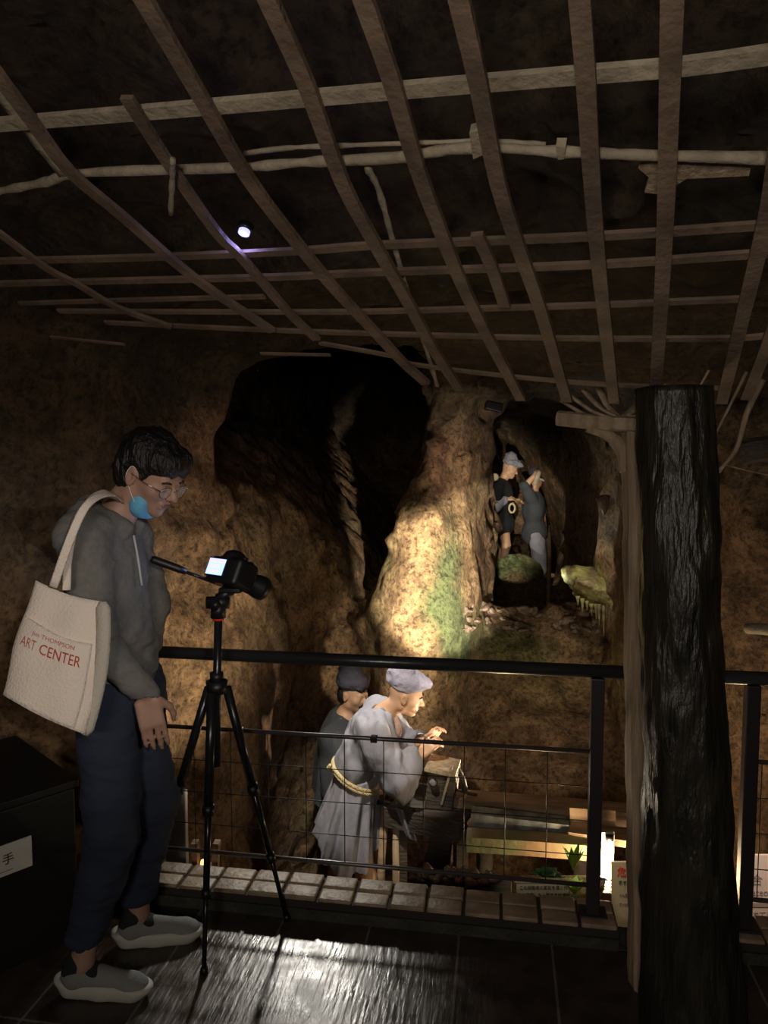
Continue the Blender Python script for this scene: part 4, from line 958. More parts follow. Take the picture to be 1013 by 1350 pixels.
def miner_back():
    t = 4.55; k = t / F
    gp = ut((455 - 506.5) * k, t, PIT)
    root = thing('mannequin', 'miner figure in dark navy robe and dark cap standing behind the stooping one', 'mannequin', gp, YAW, world=False)
    X = lambda px: (px - 455) * k; Zf = lambda py: 2.9 - (py - 600) * k
    HC = (X(466), -.02, Zf(920)); HR = rotm(R(-42), R(6))
    B = SDF((-.35, -.36, 0), (.45, .36, 1.72), .009)
    head(B, HC, HR, .98, neck=(X(453), 0, Zf(958)))
    B.ell((X(452), 0, Zf(990)), (.12, .16, .22), None, .04); B.ell((X(446), 0, 1.0), (.12, .15, .16), None, .06)
    for y in (-.09, .09): B.cone((-.02, y, .92), (.0, y, .5), .08, .055, k=.04); B.cone((.0, y, .5), (-.03, y, .1), .053, .036, k=.02); B.cone((-.03, y, .045), (.14, y, .035), .038, .03, k=.03)
    sr = (X(440), -.19, Zf(968)); er = (X(448), -.24, Zf(1030)); wr = (X(482), -.14, Zf(1045)); sl = (X(458), .18, Zf(965)); el = (X(470), .22, Zf(1030)); wl = (X(500), .06, Zf(1030))
    for a, b, c in ((sr, er, wr), (sl, el, wl)): B.cone(a, b, .05, .04, k=.03); B.cone(b, c, .038, .026, k=.02)
    hand(B, wr, frame_from((1, .3, .1), (0, -.6, .8)), .95, .6, side=-1); hand(B, wl, frame_from((1, -.3, .1), (0, .6, .8)), .95, .6, side=1)
    B.build('body', M['mskin'], root)
    G = SDF((-.4, -.42, .55), (.35, .42, 1.55), .009)
    G.ell((X(450), 0, Zf(1000)), (.16, .22, .26), None, .04); G.cone((X(444), -.14, Zf(966)), (X(452), .14, Zf(964)), .085, k=.06)
    for a, b, c in ((sr, er, wr), (sl, el, wl)): b, c = np.array(b), np.array(c); G.cone(a, b, .09, .09, k=.05); G.cone(b, b + (c - b) * .7, .085, .06, k=.04)
    G.noise(.015, .14, 51, 2)
    G.cone((X(455), 0, Zf(958)), (X(462), -.02, Zf(938)), .06, .09, k=.01, cut=True)
    G.build('robe', M['robe_dark'], root)
    sk = SDF((-.4, -.42, .6), (.35, .42, 1.15), .009); pleat_skirt(sk, 1.10, .68, -.03, 0, .155, .19, .19, .25, amp=.02, npl=8, th=.024, seed=2); sk.build('robe_skirt', M['robe_dark'], root)
    MB().tube(spline([(X(446), -.11, Zf(948)), (X(460), -.14, Zf(975)), (X(464), -.17, Zf(1010))], 6), .026, 10, flat=(.4, 1), up=(0, -1, .2)).build('lapel', M['robe_lap'], root, True)
    cap_hat(root, np.array(HC) + (-.005, 0, .012), HR, M['hat_dark'], 1.02, 9, False, 'hat', .015)
    H = SDF(np.array(HC) - .2, np.array(HC) + .2, .006); c = np.array(HC); L = lambda *p: c + HR @ np.array(p)
    H.ell(L(-.045, 0, -.01), (.065, .082, .08), HR, .001); H.box(L(.08, 0, -.03), (.09, .2, .2), .01, HR, .01, cut=True); H.build('hair', M['hair'], root)
    MB().tube(spline([Vector(L(.082, -.034, -.05)), Vector(L(.092, -.018, -.04)), Vector(L(.098, 0, -.037)), Vector(L(.092, .018, -.04)), Vector(L(.082, .034, -.05))], 4), .005, 6).build('moustache', M['hair'], root, True)
miner_back()

def tunnel_miners():
    t = 8.9; k = t / F; z0 = .08
    def base(px): return ut((px - 506.5) * k, t, z0)
    Zr = lambda py: CAMZ - (py - 600) * k - z0
    # the one with the pale cap
    gp = base(663); X = lambda px: (px - 663) * k
    root = thing('mannequin', 'miner figure in black jacket and pale cap looking down inside the tunnel, the left one', 'mannequin', gp, YAW, world=False)
    HC = (X(672), -.02, Zr(618)); HR = rotm(R(-25), R(24))
    B = SDF((-.32, -.34, 0), (.42, .34, 1.62), .011); head(B, HC, HR, .95, neck=(X(664), 0, Zr(632)))
    B.ell((X(660), 0, Zr(655)), (.11, .15, .22), None, .04); B.ell((X(660), 0, Zr(688)), (.11, .15, .15), None, .06)
    for y in (-.09, .09): B.cone((-.02, y, .78), (.04, y, .44), .08, .055, k=.04); B.cone((.04, y, .44), (-.02, y, .1), .053, .036, k=.02); B.cone((-.02, y, .045), (.13, y, .035), .038, .03, k=.03)
    sr = (X(656), -.17, Zr(640)); er = (X(650), -.2, Zr(665)); wr = (X(664), -.17, Zr(656)); sl = (X(668), .16, Zr(640)); el = (X(676), .18, Zr(664)); wl = (X(680), .0, Zr(660))
    for a, b, c in ((sr, er, wr), (sl, el, wl)): B.cone(a, b, .05, .04, k=.03); B.cone(b, c, .04, .03, k=.02)
    hand(B, wr, frame_from((1, .2, .0), (0, -.6, .8)), 1.0, .6, side=-1); hand(B, wl, frame_from((.6, -.8, .1), (0, .6, .8)), 1.0, .6, side=1)
    B.build('body', M['mskin'], root)
    G = SDF((-.36, -.4, .2), (.36, .4, 1.5), .011); G.ell((X(660), 0, Zr(656)), (.15, .2, .25), None, .04); G.cone((X(658), -.13, Zr(640)), (X(664), .13, Zr(640)), .08, k=.05)
    for a, b in ((sr, er), (sl, el)): G.cone(a, b, .08, .075, k=.05)
    G.ell((X(660), 0, Zr(690)), (.17, .2, .2), None, .05); G.noise(.014, .14, 61, 2); G.cone((X(664), 0, Zr(634)), (X(668), 0, Zr(622)), .06, .08, k=.01, cut=True)
    G.build('jacket', M['black_cloth'], root)
    G = SDF((-.36, -.4, .6), (.36, .4, 1.3), .011); G.cone(er, np.array(er) + (np.array(wr) - np.array(er)) * .75, .088, .06, k=.03); G.noise(.01, .08, 66, 1); G.build('sleeve', M['robe'], root)
    cap_hat(root, np.array(HC) + (0, 0, .012), HR, M['robe'], 1.0, 15, True, 'hat', .02)
    # coil of rope hanging from his hand
    c = Vector(base(671)) - FWD * .25; c.z = CAMZ - (668 - 600) * k
    tag(MB().tube([c + RGT * (.034 * math.cos(a)) + Vector((0, 0, .052 * math.sin(a))) for a in [2 * math.pi * q / 24 for q in range(25)]], .012, 8, cap=False).build('rope_ring', M['rope'], None, True), 'small ring of straw rope hanging at the left tunnel miner\'s hand', 'rope')
    # round lamp and white cloth beside him
    c = ut((648 - 506.5) * k, t - .25, CAMZ - (628 - 600) * k)
    tag(MB().tube([c - FWD * .05, c - FWD * .045, c + FWD * .01, c + FWD * .02], [.02, .044, .044, .02], 20).build('round_lantern', M['paper'], None, True), 'small round paper lantern at the left edge of the tunnel mouth', 'lantern')
    # second, kneeling, turned away
    gp = base(706); X = lambda px: (px - 706) * k
    root = thing('mannequin', 'kneeling miner figure with bare sole showing inside the tunnel, the right one swinging a mallet', 'mannequin', gp, YAW, world=False)
    B = SDF((-.42, -.4, 0), (.36, .36, 1.45), .011); HC = (X(708), .02, Zr(632)); HR = rotm(R(60), R(5)); head(B, HC, HR, .95, neck=(X(704), 0, Zr(650)))
    B.ell((X(704), 0, Zr(668)), (.11, .16, .2), None, .04); B.ell((X(706), 0, Zr(700)), (.12, .15, .14), None, .06)
    B.cone((.0, -.09, Zr(705)), (.06, -.12, .14), .085, .06, k=.03); B.cone((.06, -.12, .12), (X(690), -.15, .17), .055, .04, k=.02); B.cone((X(686), -.16, .12), (X(683), -.16, .32), .04, .035, k=.02)
    B.cone((.02, .09, Zr(705)), (.14, .12, .5), .085, .06, k=.03); B.cone((.14, .12, .5), (.12, .12, .08), .055, .04, k=.02); B.cone((.12, .12, .04), (.26, .12, .04), .04, .03, k=.02)
    sr = (X(698), -.16, Zr(655)); er = (X(688), -.2, Zr(640)); wr = (X(699), -.2, Zr(628)); B.cone(sr, er, .05, .04, k=.03); B.cone(er, wr, .04, .03, k=.02)
    sl = (X(710), .16, Zr(655)); el = (X(720), .2, Zr(675)); wl = (X(722), .1, Zr(700)); B.cone(sl, el, .05, .04, k=.03); B.cone(el, wl, .04, .03, k=.02)
    hand(B, wr, frame_from((.6, -.2, .6), (-.5, -.6, .4)), 1.0, .7, side=-1); hand(B, wl, frame_from((.2, -.2, -1), (.5, -.6, 0)), 1.0, .5, side=1)
    B.build('body', M['mskin'], root)
    G = SDF((-.36, -.4, .05), (.36, .4, 1.45), .011); G.ell((X(704), 0, Zr(670)), (.14, .2, .23), None, .04); G.cone(sr, er, .07, .065, k=.05); G.cone(sl, el, .075, .07, k=.05); G.ell((X(706), 0, Zr(702)), (.16, .19, .17), None, .05)
    G.noise(.014, .14, 71, 2); G.build('jacket', M['robe_dark'], root)
    G = SDF((-.4, -.4, 0), (.36, .4, .8), .011); G.cone((.0, -.09, Zr(705)), (.06, -.12, .15), .10, .08, k=.03); G.cone((.06, -.12, .13), (X(692), -.15, .17), .07, .055, k=.02); G.cone((.02, .09, Zr(705)), (.14, .12, .5), .10, .08, k=.03); G.cone((.14, .12, .5), (.12, .12, .14), .07, .06, k=.02); G.noise(.01, .1, 75, 1)
    G.build('leggings', M['robe'], root)
    cap_hat(root, np.array(HC) + (0, 0, .012), HR, M['hat_dark'], 1.0, 19, False)
    c = ut((702 - 506.5) * k, t - .28, CAMZ - (629 - 600) * k); root = thing('mallet', 'pale wooden mallet raised at the tunnel mouth beside the kneeling miner', 'mallet', c)
    a = RGT * .30 + Vector((0, 0, .95)); a.normalize(); MB().tube([c - a * .085, c - a * .08, c + a * .08, c + a * .085], [.02, .03, .03, .02], 14).build('mallet_head', M['pale_lath'], root, True)
    b = (RGT - Vector((0, 0, .38))).normalized(); MB().tube([c, c + b * .13], .013, 10).build('handle', M['pale_lath'], root, True)
    p = ut((726 - 506.5) / F * 7.4, 7.4); tag(MB().tube([p + Vector((0, 0, .05)), p + Vector((0, 0, .6)), p + Vector((0, 0, .9))], [.025, .022, .012], 10).build('wooden_stake', M['plank'], None, True), 'reddish wooden stake standing at the right side of the tunnel mouth', 'stake')
tunnel_miners()

# ------------------------------------------------------------------ things in the pit
def plank(name, label, pts, w, h, m, cat='plank', z=None):
    """pts: (px, py, t) centre line"""
    P = [at(*p) for p in pts]; o = MB(); d = (P[-1] - P[0]).normalized(); n = Vector((0, 0, 1)).cross(d).normalized()
    o.tube(spline(P, 4), 1, 4, flat=(h / 2, w / 2), up=(0, 0, 1)); ob = o.build(name, m, None); return tag(ob, label, cat)
plank('squared_beam', 'long pale squared beam, the highest of the timbers lying across the pit', [(600, 1055, 4.05), (700, 1063, 3.95), (833, 1075, 3.8)], .12, .075, M['plank'], 'beam')
plank('wooden_plank', 'short brown board nailed on the right end of the pale beam', [(752, 1076, 3.72), (812, 1080, 3.66)], .02, .095, M['plank'])
plank('wooden_pipe_half', 'split log with pale mould lying in front of the pale beam', [(622, 1078, 3.8), (750, 1093, 3.7)], .09, .085, M['pipe'], 'split log')
plank('wooden_plank', 'greenish plank with a sawn end under the mouldy log', [(616, 1107, 3.65), (700, 1112, 3.6), (776, 1118, 3.55)], .10, .075, M['greenwood'])
plank('wooden_plank', 'pale plank right of the railing post touching the bright lamp tube', [(752, 1094, 3.66), (833, 1106, 3.55)], .12, .035, M['plank'])
def band(px, py, t, nm='rope_band'): 
    c = at(px, py, t)
# posts that carry the beams
for (px, t, top, lab) in ((640, 3.95, 1068, 'dark round prop under the left part of the timbers in the pit'), (770, 3.75, 1085, 'dark round prop under the right part of the timbers in the pit')):
    b = at(px, top, t); g = Vector((b.x, b.y, PIT + .0)); tag(MB().tube([g, b + Vector((0, 0, -.02))], .045, 12).build('wooden_prop', M['oldwood'], None, True), lab, 'prop')
def bellows():
    t = 4.05; c = at(581, 1035, t); root = thing('crushing_box', 'old grey wooden box with a round hole in front of the stooping miner', 'box', Vector((c.x, c.y, PIT)))
    rot = Euler((0, R(6), YAW + R(-14))).to_matrix()
    MB().box(at(584, 1036, t), (.075, .09, .105), rot, .006).build('box_body', M['oldwood'], root)
    MB().box(at(584, 1009, t - .02), (.085, .1, .010), rot, .003).build('box_lid', M['pale_post'], root)
    MB().box(at(589, 1036, t - .10), (.006, .008, .11), rot @ Euler((0, R(8), 0)).to_matrix(), .002).build('edge_strip', M['pale_lath'], root)
    c = at(571, 1031, t - .105); q = rot @ Vector((0, 1, 0)); MB().tube([c, c - q * .012], [.026, .022], 18).build('hole_rim', M['iron'], root, True); MB().tube([c - q * .012, c - q * .018], [.02, .012], 18).build('plug', M['robe_lap'], root, True)
    m = MB(); m.box(Vector((c.x, c.y + .1, (PIT + -.42) / 2)), (.06, .06, (-.42 - PIT) / 2 + .02), rot); m.build('leg', M['oldwood'], root)
    MB().tube(spline([at(597, 1010, t), at(606, 1018, t), at(612, 1034, t), at(613, 1050, t)], 5), .016, 10).build('hoop', M['oldwood'], root, True)
    c2 = at(608, 1052, t - .03)
    MB().box(c2, (.035, .03, .02), rot, .004).build('end_block', M['plank'], root)
bellows()
def trough():
    t = 3.95; a = at(520, 1058, t + .15); b = at(618, 1078, t - .05); d = (b - a).normalized(); n = Vector((0, 0, 1)).cross(d).normalized()
    c = (a + b) / 2; root = thing('ore_trough', 'dark sloping wooden trough running down from the box to the timbers', 'trough', Vector((c.x, c.y, PIT)))
    rot = Matrix((d, n, d.cross(n))).transposed(); L_ = (b - a).length / 2
    MB().box(c, (L_, .13, .012), rot).build('bottom_board', M['oldwood'], root)
    for s in (-1, 1): MB().box(c + n * (.13 * s) + Vector((0, 0, .02 if s > 0 else -.02)), (L_, .010, .055), rot, .003).build('side_board', M['oldwood'], root)
    for q in (-.8, .8):
        p = c + d * (L_ * q); MB().box(Vector((p.x, p.y, (PIT + p.z - .02) / 2)), (.03, .1, (p.z - .02 - PIT) / 2), rot if False else Euler((0, 0, YAW)).to_matrix()).build('support', M['oldwood'], root)
trough()
def trestle():
    t = 3.98; p = at(522, 1105, t)
    root = thing('wooden_trestle', 'rough wooden stand with grey cloth hung over it right of the stooping miner\'s skirt', 'trestle', Vector((p.x, p.y, PIT)))
    b = at(523, 1110, t); MB().tube([Vector((b.x, b.y, PIT)), at(522, 1070, t)], [.020, .018], 10).build('leg', M['pale_post'], root, True)
    b = at(508, 1090, t + .12); MB().tube([Vector((b.x - .05, b.y, PIT)), at(508, 1060, t + .12)], [.026, .024], 10).build('leg', M['plank'], root, True)
    MB().tube([at(500, 1058, t + .14), at(545, 1070, t - .03)], .02, 10).build('cross_bar', M['oldwood'], root, True)
    # cloth: a folded sheet with thickness
    m = MB(); N = 16; vs = []
    for sd in (0, 1):
        for j in range(N + 1):
            for i in range(N + 1):
                s, v = i / N, j / N
                px = (521 + 16 * s) * (1 - v) + (536 + 15 * s) * v; py = (1064 + 6 * s) * (1 - v) + (1103 + 9 * s) * v
                vs.append(at(px, py, t - .07 + .015 * math.sin(s * 9 + v * 2) - .06 * v * 0 + sd * .008))
    K = N + 1; o = K * K; f = []
    for j in range(N):
        for i in range(N): a = j * K + i; f += [(a, a + K, a + K + 1, a + 1), (a + o, a + 1 + o, a + K + 1 + o, a + K + o)]
    for i in range(N): f += [(i, i + 1, i + 1 + o, i + o), (N * K + i + 1, N * K + i, N * K + i + o, N * K + i + 1 + o), (i * K + K, i * K, i * K + o, i * K + K + o), (i * K + N, i * K + K + N, i * K + K + N + o, i * K + N + o)]
    m.add(vs, f).build('hung_cloth', M['robe'], root, True)
trestle()
# whitewashed board and lit block on the left of the pit
a = at(232, 1043, 3.0); w0 = at(232, 1140, 2.95)
tag(MB().box(Vector((a.x, a.y, (a.z - .6) / 2)), (.042, .02, (a.z + .6) / 2), Euler((0, 0, YAW)).to_matrix(), .004).build('white_board', M['limepost'], None), 'whitewashed upright board behind the railing near the young man\'s knees', 'board')
tag(MB().box(at(207, 1063, 3.1), (.05, .02, .06), Euler((0, R(0), YAW)).to_matrix(), .004).build('white_board', M['limepost'], None), 'low whitewashed board leaning left of the upright one behind the man\'s legs', 'board')
def block():
    root = thing('lamp_block', 'small notched wooden block with a glowing lamp behind the left tripod leg', 'lamp', at(273, 1160, 2.95))
    for px in (258, 285): MB().box(at(px, 1127, 2.95), (.012, .02, .055), Euler((0, R(4 if px > 270 else -2), YAW)).to_matrix(), .002).build('cheek_board', M['plank'], root)
    MB().box(at(271, 1146, 2.97), (.05, .03, .014), Euler((0, 0, YAW)).to_matrix(), .002).build('base_board', M['plank'], root)
    MB().tube([at(268, 1139, 2.93), at(268, 1134, 2.93)], [.012, .009], 12).build('bulb', mat('warm_bulb', (.9, .6, .3), .4, emis=(1, .45, .15), estr=3), root, True)
block()
# ore lumps along the kerb
proto = []
for k in range(5):
    s = SDF((-.05, -.05, -.05), (.05, .05, .05), .006); s.ell((0, 0, 0), (.024 + .004 * (k % 2), .02, .016), None, .001); s.noise(.013, .025, 80 + k, 2); proto.append(s.mesh('ore_lump'))
for p_ in proto: p_.polygons.foreach_set('use_smooth', [False] * len(p_.polygons))
rnd = random.Random(4)
sp = [(px, 1160 + (px - 560) * .09 + rnd.uniform(-4, 8), 2.78 + rnd.uniform(0, .18)) for px in [546, 553, 560, 567, 575, 583, 592, 599, 602, 608, 613, 620, 626, 633, 640, 646, 652, 657, 605, 630, 617]]
# shelf of rubble the lumps lie on
zs = []
sh = MB(); c0 = at(540, 1172, 2.85); c1 = at(668, 1184, 2.85)
zsh = .5 * (c0.z + c1.z) - .01
tag(sh.box(((c0.x + c1.x) / 2, (c0.y + c1.y) / 2 + .05, zsh - .03), ((c1.x - c0.x) / 2 + .02, .12, .03), None, .008).build('ore_shelf', M['oldwood'], None), 'dark wooden shelf with ore lumps just behind the kerb', 'shelf')
tag(MB().box(((c0.x + c1.x) / 2, (c0.y + c1.y) / 2 + .05, (zsh - .06 + PIT) / 2), (.05, .05, (zsh - .06 - PIT) / 2)).build('shelf_prop', M['oldwood'], None), 'squared prop carrying the ore shelf behind the kerb', 'prop')
for i, (px, py, t) in enumerate(sp):
    me = proto[i % 5].copy(); me.name = 'ore_lump'; o = link('ore_lump', me, M['stone2'] if i % 3 == 0 else M['stone'], None, False)
    p = ut((px - 506.5) / F * t, t); sc = rnd.uniform(.7, 1.15); o.scale = (sc,) * 3; o.location = (p.x, min(p.y, (c0.y + c1.y) / 2 + .14), zsh + .014 * sc); o.rotation_euler = (rnd.uniform(-.3, .3), 0, rnd.uniform(0, 6))
    tag(o, 'small ore lump on the dark wooden shelf behind the kerb', 'ore lump', 'ore lumps on the shelf')
# rubble on the tunnel lip
bpy.context.view_layer.update(); dg = bpy.context.evaluated_depsgraph_get()
for i in range(46):
    px = rnd.uniform(612, 800); py = rnd.uniform(798, 832) + abs(px - 700) * .02
    r_ = ray(px, py); hit, loc, nn, _, ob, _ = S.ray_cast(dg, Vector((0, 0, CAMZ)) + r_ * 4.4, r_)
    if not hit or not ob.name.startswith('wall') : continue
    o = link('rubble_stone', proto[i % 5].copy(), M['stone'], None, False); sc = rnd.uniform(.8, 2.0); o.scale = (sc * 1.2, sc, sc * .8); o.location = loc + Vector((0, 0, .006)); o.rotation_euler = (rnd.uniform(-.4, .4), rnd.uniform(-.4, .4), rnd.uniform(0, 6))
    tag(o, 'small rubble stone on the rock slope below the tunnel mouth', 'stone', 'rubble below the tunnel mouth')
# mineral drips under the yellow ledge
def drips():
    t = 5.35
    L_ = SDF((-.6, -.5, -.35), (.5, .6, .5), .016)
    root_at = at(790, 790, t)
    L_.ell((.06, .12, .05), (.34, .30, .11), rotm(0, R(24)), .01); L_.ell((.2, .1, .02), (.25, .28, .13), None, .08); L_.noise(.035, .16, 90, 3).noise(.012, .03, 95, 2)
    Mx = Euler((0, 0, YAW)).to_matrix()
    root = thing('mineral_ledge', 'yellow-green mineral ledge with hanging drips beside the pale post', 'rock ledge', root_at)
    me = L_.mesh('ledge')
    for v in me.vertices: v.co = root_at + Mx @ v.co
    link('ledge', me, M['icicle'], root, True)
    for px, y0, ln in ((768, 793, 20), (780, 800, 16), (786, 800, 24), (790, 800, 34), (796, 800, 52), (800, 800, 22), (805, 800, 36), (811, 800, 22), (816, 798, 30), (762, 790, 10), (774, 796, 12)):
        a = at(px, y0 - 4, t - .12); b = at(px + .5, y0 + ln * .75, t - .12)
        MB().tube([a, a.lerp(b, .3), a.lerp(b, .6), b], [.018, .012, .008, .003], 8).build('drip', M['icicle'], root, True)
drips()
tag(MB().tube([at(795, 655, 5.0), at(797, 668, 4.98), at(797, 680, 4.97)], [.05, .03, .004], 9).build('hanging_stone', M['stone'], None, True), 'small pale pointed stone hanging on the dark rock right of the tunnel mouth', 'stone')
tag(MB().box(at(651, 536, 4.9), (.055, .05, .03), Euler((0, R(12), YAW)).to_matrix(), .008).build('spotlight', M['black'], None), 'small black spotlight housing at the top of the lit rock buttress', 'spotlight')

# plants
def plant(label, px, py, t, n, m, r=.035, tall=.08, down=0):
    b = at(px, py, t); root = thing('small_plant', label, 'plant', b); rd = random.Random(px)
    for k in range(n):
        a = k * 2.4; L_ = r * rd.uniform(.8, 1.3); h = tall * rd.uniform(.5, 1)
        tip = b + Vector((math.cos(a) * L_, math.sin(a) * L_ * .7, h)); mid = b.lerp(tip, .55) + Vector((0, 0, .012)); s = (tip - b).cross(Vector((0, 0, 1))).normalized() * r * .35
        th = Vector((0, 0, .0012))
        vs = [b, mid - s, tip, mid + s]; vs += [v + th for v in vs]
        MB().add(vs, [(0, 1, 2, 3), (7, 6, 5, 4), (0, 4, 5, 1), (1, 5, 6, 2), (2, 6, 7, 3), (3, 7, 4, 0)]).build('leaf', m, root, False)
plant('bright yellow-green leafy plant beside the railing post', 756, 1148, 3.2, 14, M['leaf'], .04, .13)
plant('dark blue-green low plant behind the caption board', 722, 1158, 3.15, 12, M['leaf2'], .06, .035)
plant('small yellow-green fern right of the caption board at kerb level', 757, 1180, 2.85, 14, M['leaf'], .04, .07)
for px, py, t in ((756, 1150, 3.2), (722, 1160, 3.15)):
    p = at(px, py, t)
pb = at(738, 1163, 3.18); tag(MB().box(pb - Vector((0, 0, .055)), (.16, .07, .045), Euler((0, 0, YAW)).to_matrix(), .006).build('planter_box', M['greenwood'], None), 'low mossy planter box behind the caption board', 'planter')
tag(MB().box(Vector((pb.x, pb.y, (pb.z - .1 + PIT) / 2)), (.06, .05, (pb.z - .1 - PIT) / 2)).build('planter_prop', M['oldwood'], None), 'squared timber prop under the mossy planter box', 'prop')
c = at(793, 1163, 3.2); tag(MB().tube([c - Vector((0, 0, .02)), c + Vector((0, 0, .02)), c + Vector((0, 0, .02)), c - Vector((0, 0, .012))], [.014, .019, .016, .012], 18).build('cup', M['cup'], None, True), 'small pale cup standing beside the lamp tube', 'cup')
tag(MB().box(c - Vector((0, 0, .045)), (.06, .05, .025), None, .006).build('stone_slab', M['stone'], None), 'small stone slab under the pale cup', 'stone')
# caption board
def board(name, label, x0, y0, x1, y1, t, m, tilt=0, cat='sign', post=True, th=.006):
    a, b, c_, d = at(x0, y0, t), at(x1, y0, t), at(x1, y1, t), at(x0, y1, t); ctr = (a + b + c_ + d) / 4
    w = (b - a).length / 2; h = (a - d).length / 2; rot = Euler((R(tilt), 0, YAW)).to_matrix()
    root = thing(name, label, cat, ctr - Vector((0, 0, h))); pl = MB().box(ctr, (w, th, h), rot, .002).build('panel', m, root)
    if post: MB().box(Vector((ctr.x, ctr.y + .02 + th, (ctr.z + PIT) / 2)), (.015, .008, (ctr.z - PIT) / 2)).build('stake', M['oldwood'], root)
    return root, ctr, rot, w, h, th
root, c, rot, w, h, th = board('caption_board', 'low caption board with two lines of dark characters behind the kerb', 681, 1163, 752, 1186, 2.86, M['caption'], -18)
xx, yy, nn_ = rot @ Vector((1, 0, 0)), rot @ Vector((0, 0, 1)), rot @ Vector((0, -1, 0))
put_text('この採掘場の鉱石を運ぶ作', .0155, c + yy * .012 + nn_ * (th + .001), xx, yy, M['ink'], root, sx=1.0); put_text('業を再現した人形です坑道内', .0155, c - yy * .014 + nn_ * (th + .001), xx, yy, M['ink'], root)
MB().box(c + yy * (h + .004), (w + .008, .01, .006), rot).build('top_rail', M['pale_post'], root)
root, c, rot, w, h, th = board('warning_sign', 'cream warning sign with red character beside the pale post, left of it', 807, 1137, 850, 1240, 2.80, M['paper'], -8)
xx, yy, nn_ = rot @ Vector((1, 0, 0)), rot @ Vector((0, 0, 1)), rot @ Vector((0, -1, 0))
def onb(px, py, t):  # point on the face of the sign near that pixel
    r = ray(px, py); o = Vector((0, 0, CAMZ)); q = c + nn_ * (th + .001); return o + r * ((q - o).dot(nn_) / r.dot(nn_))
put_text('危', .037, onb(820, 1150, 0), xx, yy, M['red'], root, sx=.95, depth=.001); put_text('険', .037, onb(833, 1150, 0), xx, yy, M['red'], root, sx=.95)
put_text('手すり', .016, onb(824, 1164, 0), xx, yy, M['ink'], root); put_text('から身を', .010, onb(824, 1180, 0), xx, yy, M['greyink'], root); put_text('乗り出さない', .009, onb(826, 1192, 0), xx, yy, M['greyink'], root)
root, c, rot, w, h, th = board('information_sign', 'cream information sign with large character at the right edge behind the short railing', 989, 1128, 1085, 1216, 2.95, M['paper_pink'], -10)
xx, yy, nn_ = rot @ Vector((1, 0, 0)), rot @ Vector((0, 0, 1)), rot @ Vector((0, -1, 0))
put_text('合（あい）', .046, onb(1029, 1161, 0), xx, yy, M['greyink'], root); put_text('ateoi', .036, onb(1004, 1177, 0), xx, yy, M['greyink'], root)
MB().box(onb(1037, 1193, 0), (w - .002, .001, .008), rot).build('grey_band', M['band'], root)
put_text('れています', .026, onb(1015, 1206, 0), xx, yy, M['band'], root)
# lamp tube
def tube_lamp():
    a = at(804, 1104, 3.42); b = at(803, 1160, 3.40); root = thing('lamp_tube', 'glaring warm white lamp tube standing behind the warning sign', 'lamp', b)
    MB().tube([a, b], .017, 16).build('tube', M['tube'], root, True)
    for p in (a, b): MB().tube([p + Vector((0, 0, .012)), p - Vector((0, 0, .012))], .020, 14).build('end_cap', M['black'], root, True)
    MB().box((a + b) / 2 + FWD * .035, (.03, .012, (a - b).length / 2 + .02), Euler((0, 0, YAW)).to_matrix(), .003).build('back_plate', M['limepost'], root)
    return (a + b) / 2
lc = tube_lamp()

# ------------------------------------------------------------------ light
def spot(name, loc, target, energy, col, size=R(60), blend=.3, soft=.05):
    ld = bpy.data.lights.new(name, 'SPOT'); ld.energy = energy; ld.color = col; ld.spot_size = size; ld.spot_blend = blend; ld.shadow_soft_size = soft
    o = bpy.data.objects.new(name, ld); COL.objects.link(o); o.location = loc; o.rotation_euler = (Vector(target) - Vector(loc)).to_track_quat('-Z', 'Y').to_euler(); return o
def point(name, loc, energy, col, soft=.05):
    ld = bpy.data.lights.new(name, 'POINT'); ld.energy = energy; ld.color = col; ld.shadow_soft_size = soft
    o = bpy.data.objects.new(name, ld); COL.objects.link(o); o.location = loc; return o
WARM = (1, .72, .42)
point('tube_glow', lc - FWD * .06 - RGT * .02, 14, WARM, .04)
spot('figure_spot', at(395, 520, 2.9), at(482, 950, 4.1), 190, (1, .88, .70), R(30), .5, .02)
spot('buttress_spot', ut(.30, 2.78, .6), at(583, 762, 5.1), 900, (1, .88, .68), R(28.5), .4, .03)
spot('buttress_top_spot', ut(.62, 2.78, .7), at(612, 590, 5.2), 170, (1, .80, .66), R(20), .9, .03)
spot('buttress_foot_spot', ut(.75, 3.0, .35), at(505, 880, 5.0), 130, (1, .86, .64), R(26), .9, .03)
spot('left_wall_spot', ut(1.15, 4.2, -.55), at(290, 930, 3.8), 260, (1, .78, .54), R(42), .9, .04)
spot('left_wall_fill', ut(-.42, 2.70, .0), at(262, 830, 3.7), 85, (1, .80, .56), R(62), .95, .04)  # fill added from the railing side to lift the left wall
spot('visitor_fill_spot', (.7, -.7, 2.0), at(125, 790, 2.15), 95, (1, .90, .80), R(24), .8, .06)  # unseen spot added to brighten the visitor and his bag
spot('slope_spot', ut(1.2, 3.2, .2), at(700, 900, 4.9), 34, (1, .84, .6), R(60), .8, .05)
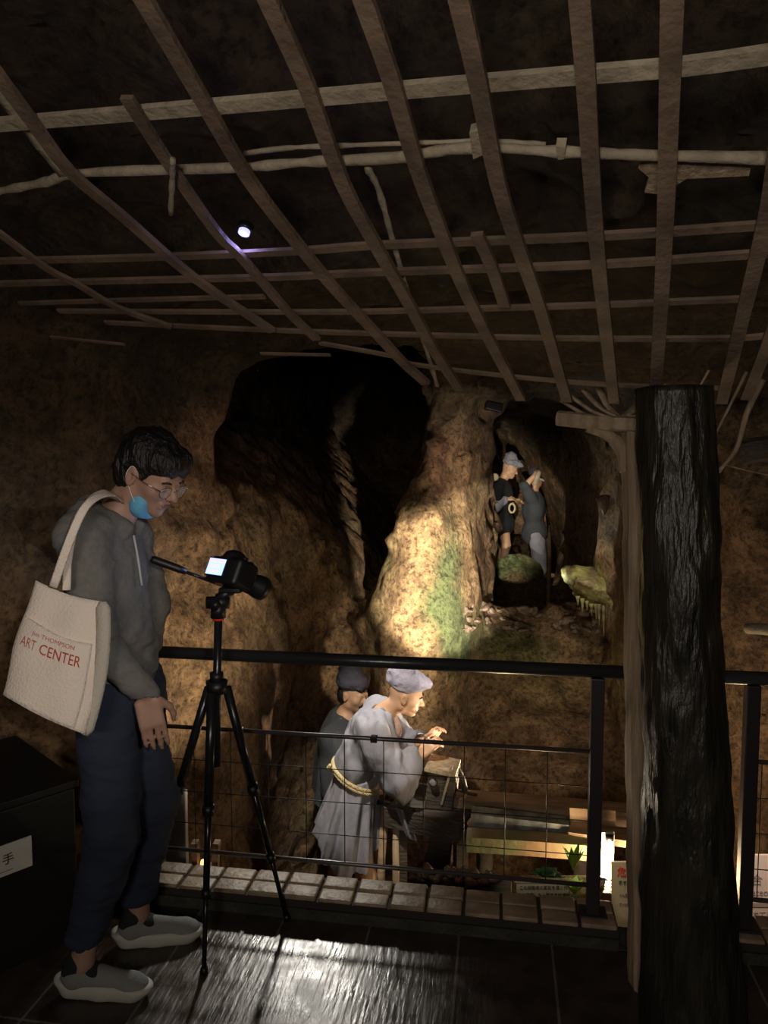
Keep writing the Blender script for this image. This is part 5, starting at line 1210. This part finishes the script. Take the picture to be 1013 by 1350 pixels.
spot('right_wall_spot', ut(1.3, 2.9, -.5), at(1000, 800, 3.4), 26, (1, .76, .5), R(80), .8, .05)
spot('post_spot', ut(.35, 2.62, .35), at(830, 880, 2.24), 4, (1, .84, .62), R(75), .8, .03)
spot('tunnel_spot', at(668, 572, 6.8), at(674, 700, 8.6), 60, (1, .9, .7), R(50), .5, .02)
spot('tunnel_side_spot', at(700, 800, 5.6) + Vector((0, 0, .1)), at(790, 650, 5.4), 14, (.9, .9, .75), R(80), .8, .05)
spot('sign_spot', ut(.42, 2.60, .55), at(716, 1176, 2.86), 4, (1, .84, .6), R(34), .5, .02)
spot('ledge_spot', at(770, 690, 4.95), at(790, 785, 5.35), 8, (1, .92, .65), R(70), .7, .02)
spot('sign_spot', ut(.72, 2.62, .62), at(818, 1180, 2.8), 9, (1, .80, .52), R(36), .5, .02)
spot('sign_spot', ut(1.40, 2.62, .70), at(1020, 1170, 2.95), 24, (1, .82, .68), R(44), .5, .02)
spot('gully_spot', ut(-.52, 4.9, 1.8), atz(348, 1255, 0), 140, (1, .94, .84), R(25), .9, .11)
spot('back_light', ut(-.22, 4.75, 1.85), at(487, 965, 4.0), 150, (1, .93, .82), R(25), .5, .03)
ld = bpy.data.lights.new('rear_fill_light', 'AREA'); ld.energy = 17; ld.size = .35; ld.color = (1, .85, .72)  # unseen area light added behind the camera as general fill
o = bpy.data.objects.new('rear_fill_light', ld); COL.objects.link(o); o.location = (-.15, -.8, 1.75); o.rotation_euler = (Vector((.1, 2.2, 2.1)) - o.location).to_track_quat('-Z', 'Y').to_euler()
w = bpy.data.worlds.new('world'); S.world = w; w.use_nodes = True; w.node_tree.nodes['Background'].inputs[0].default_value = (.5, .5, .6, 1); w.node_tree.nodes['Background'].inputs[1].default_value = .012
S.view_settings.view_transform = 'Standard'; S.view_settings.look = 'None'; S.view_settings.exposure = 0; S.view_settings.gamma = 1; S.view_settings.use_curve_mapping = False
for o in S.objects:
    if 'worldparts' in o: del o['worldparts']
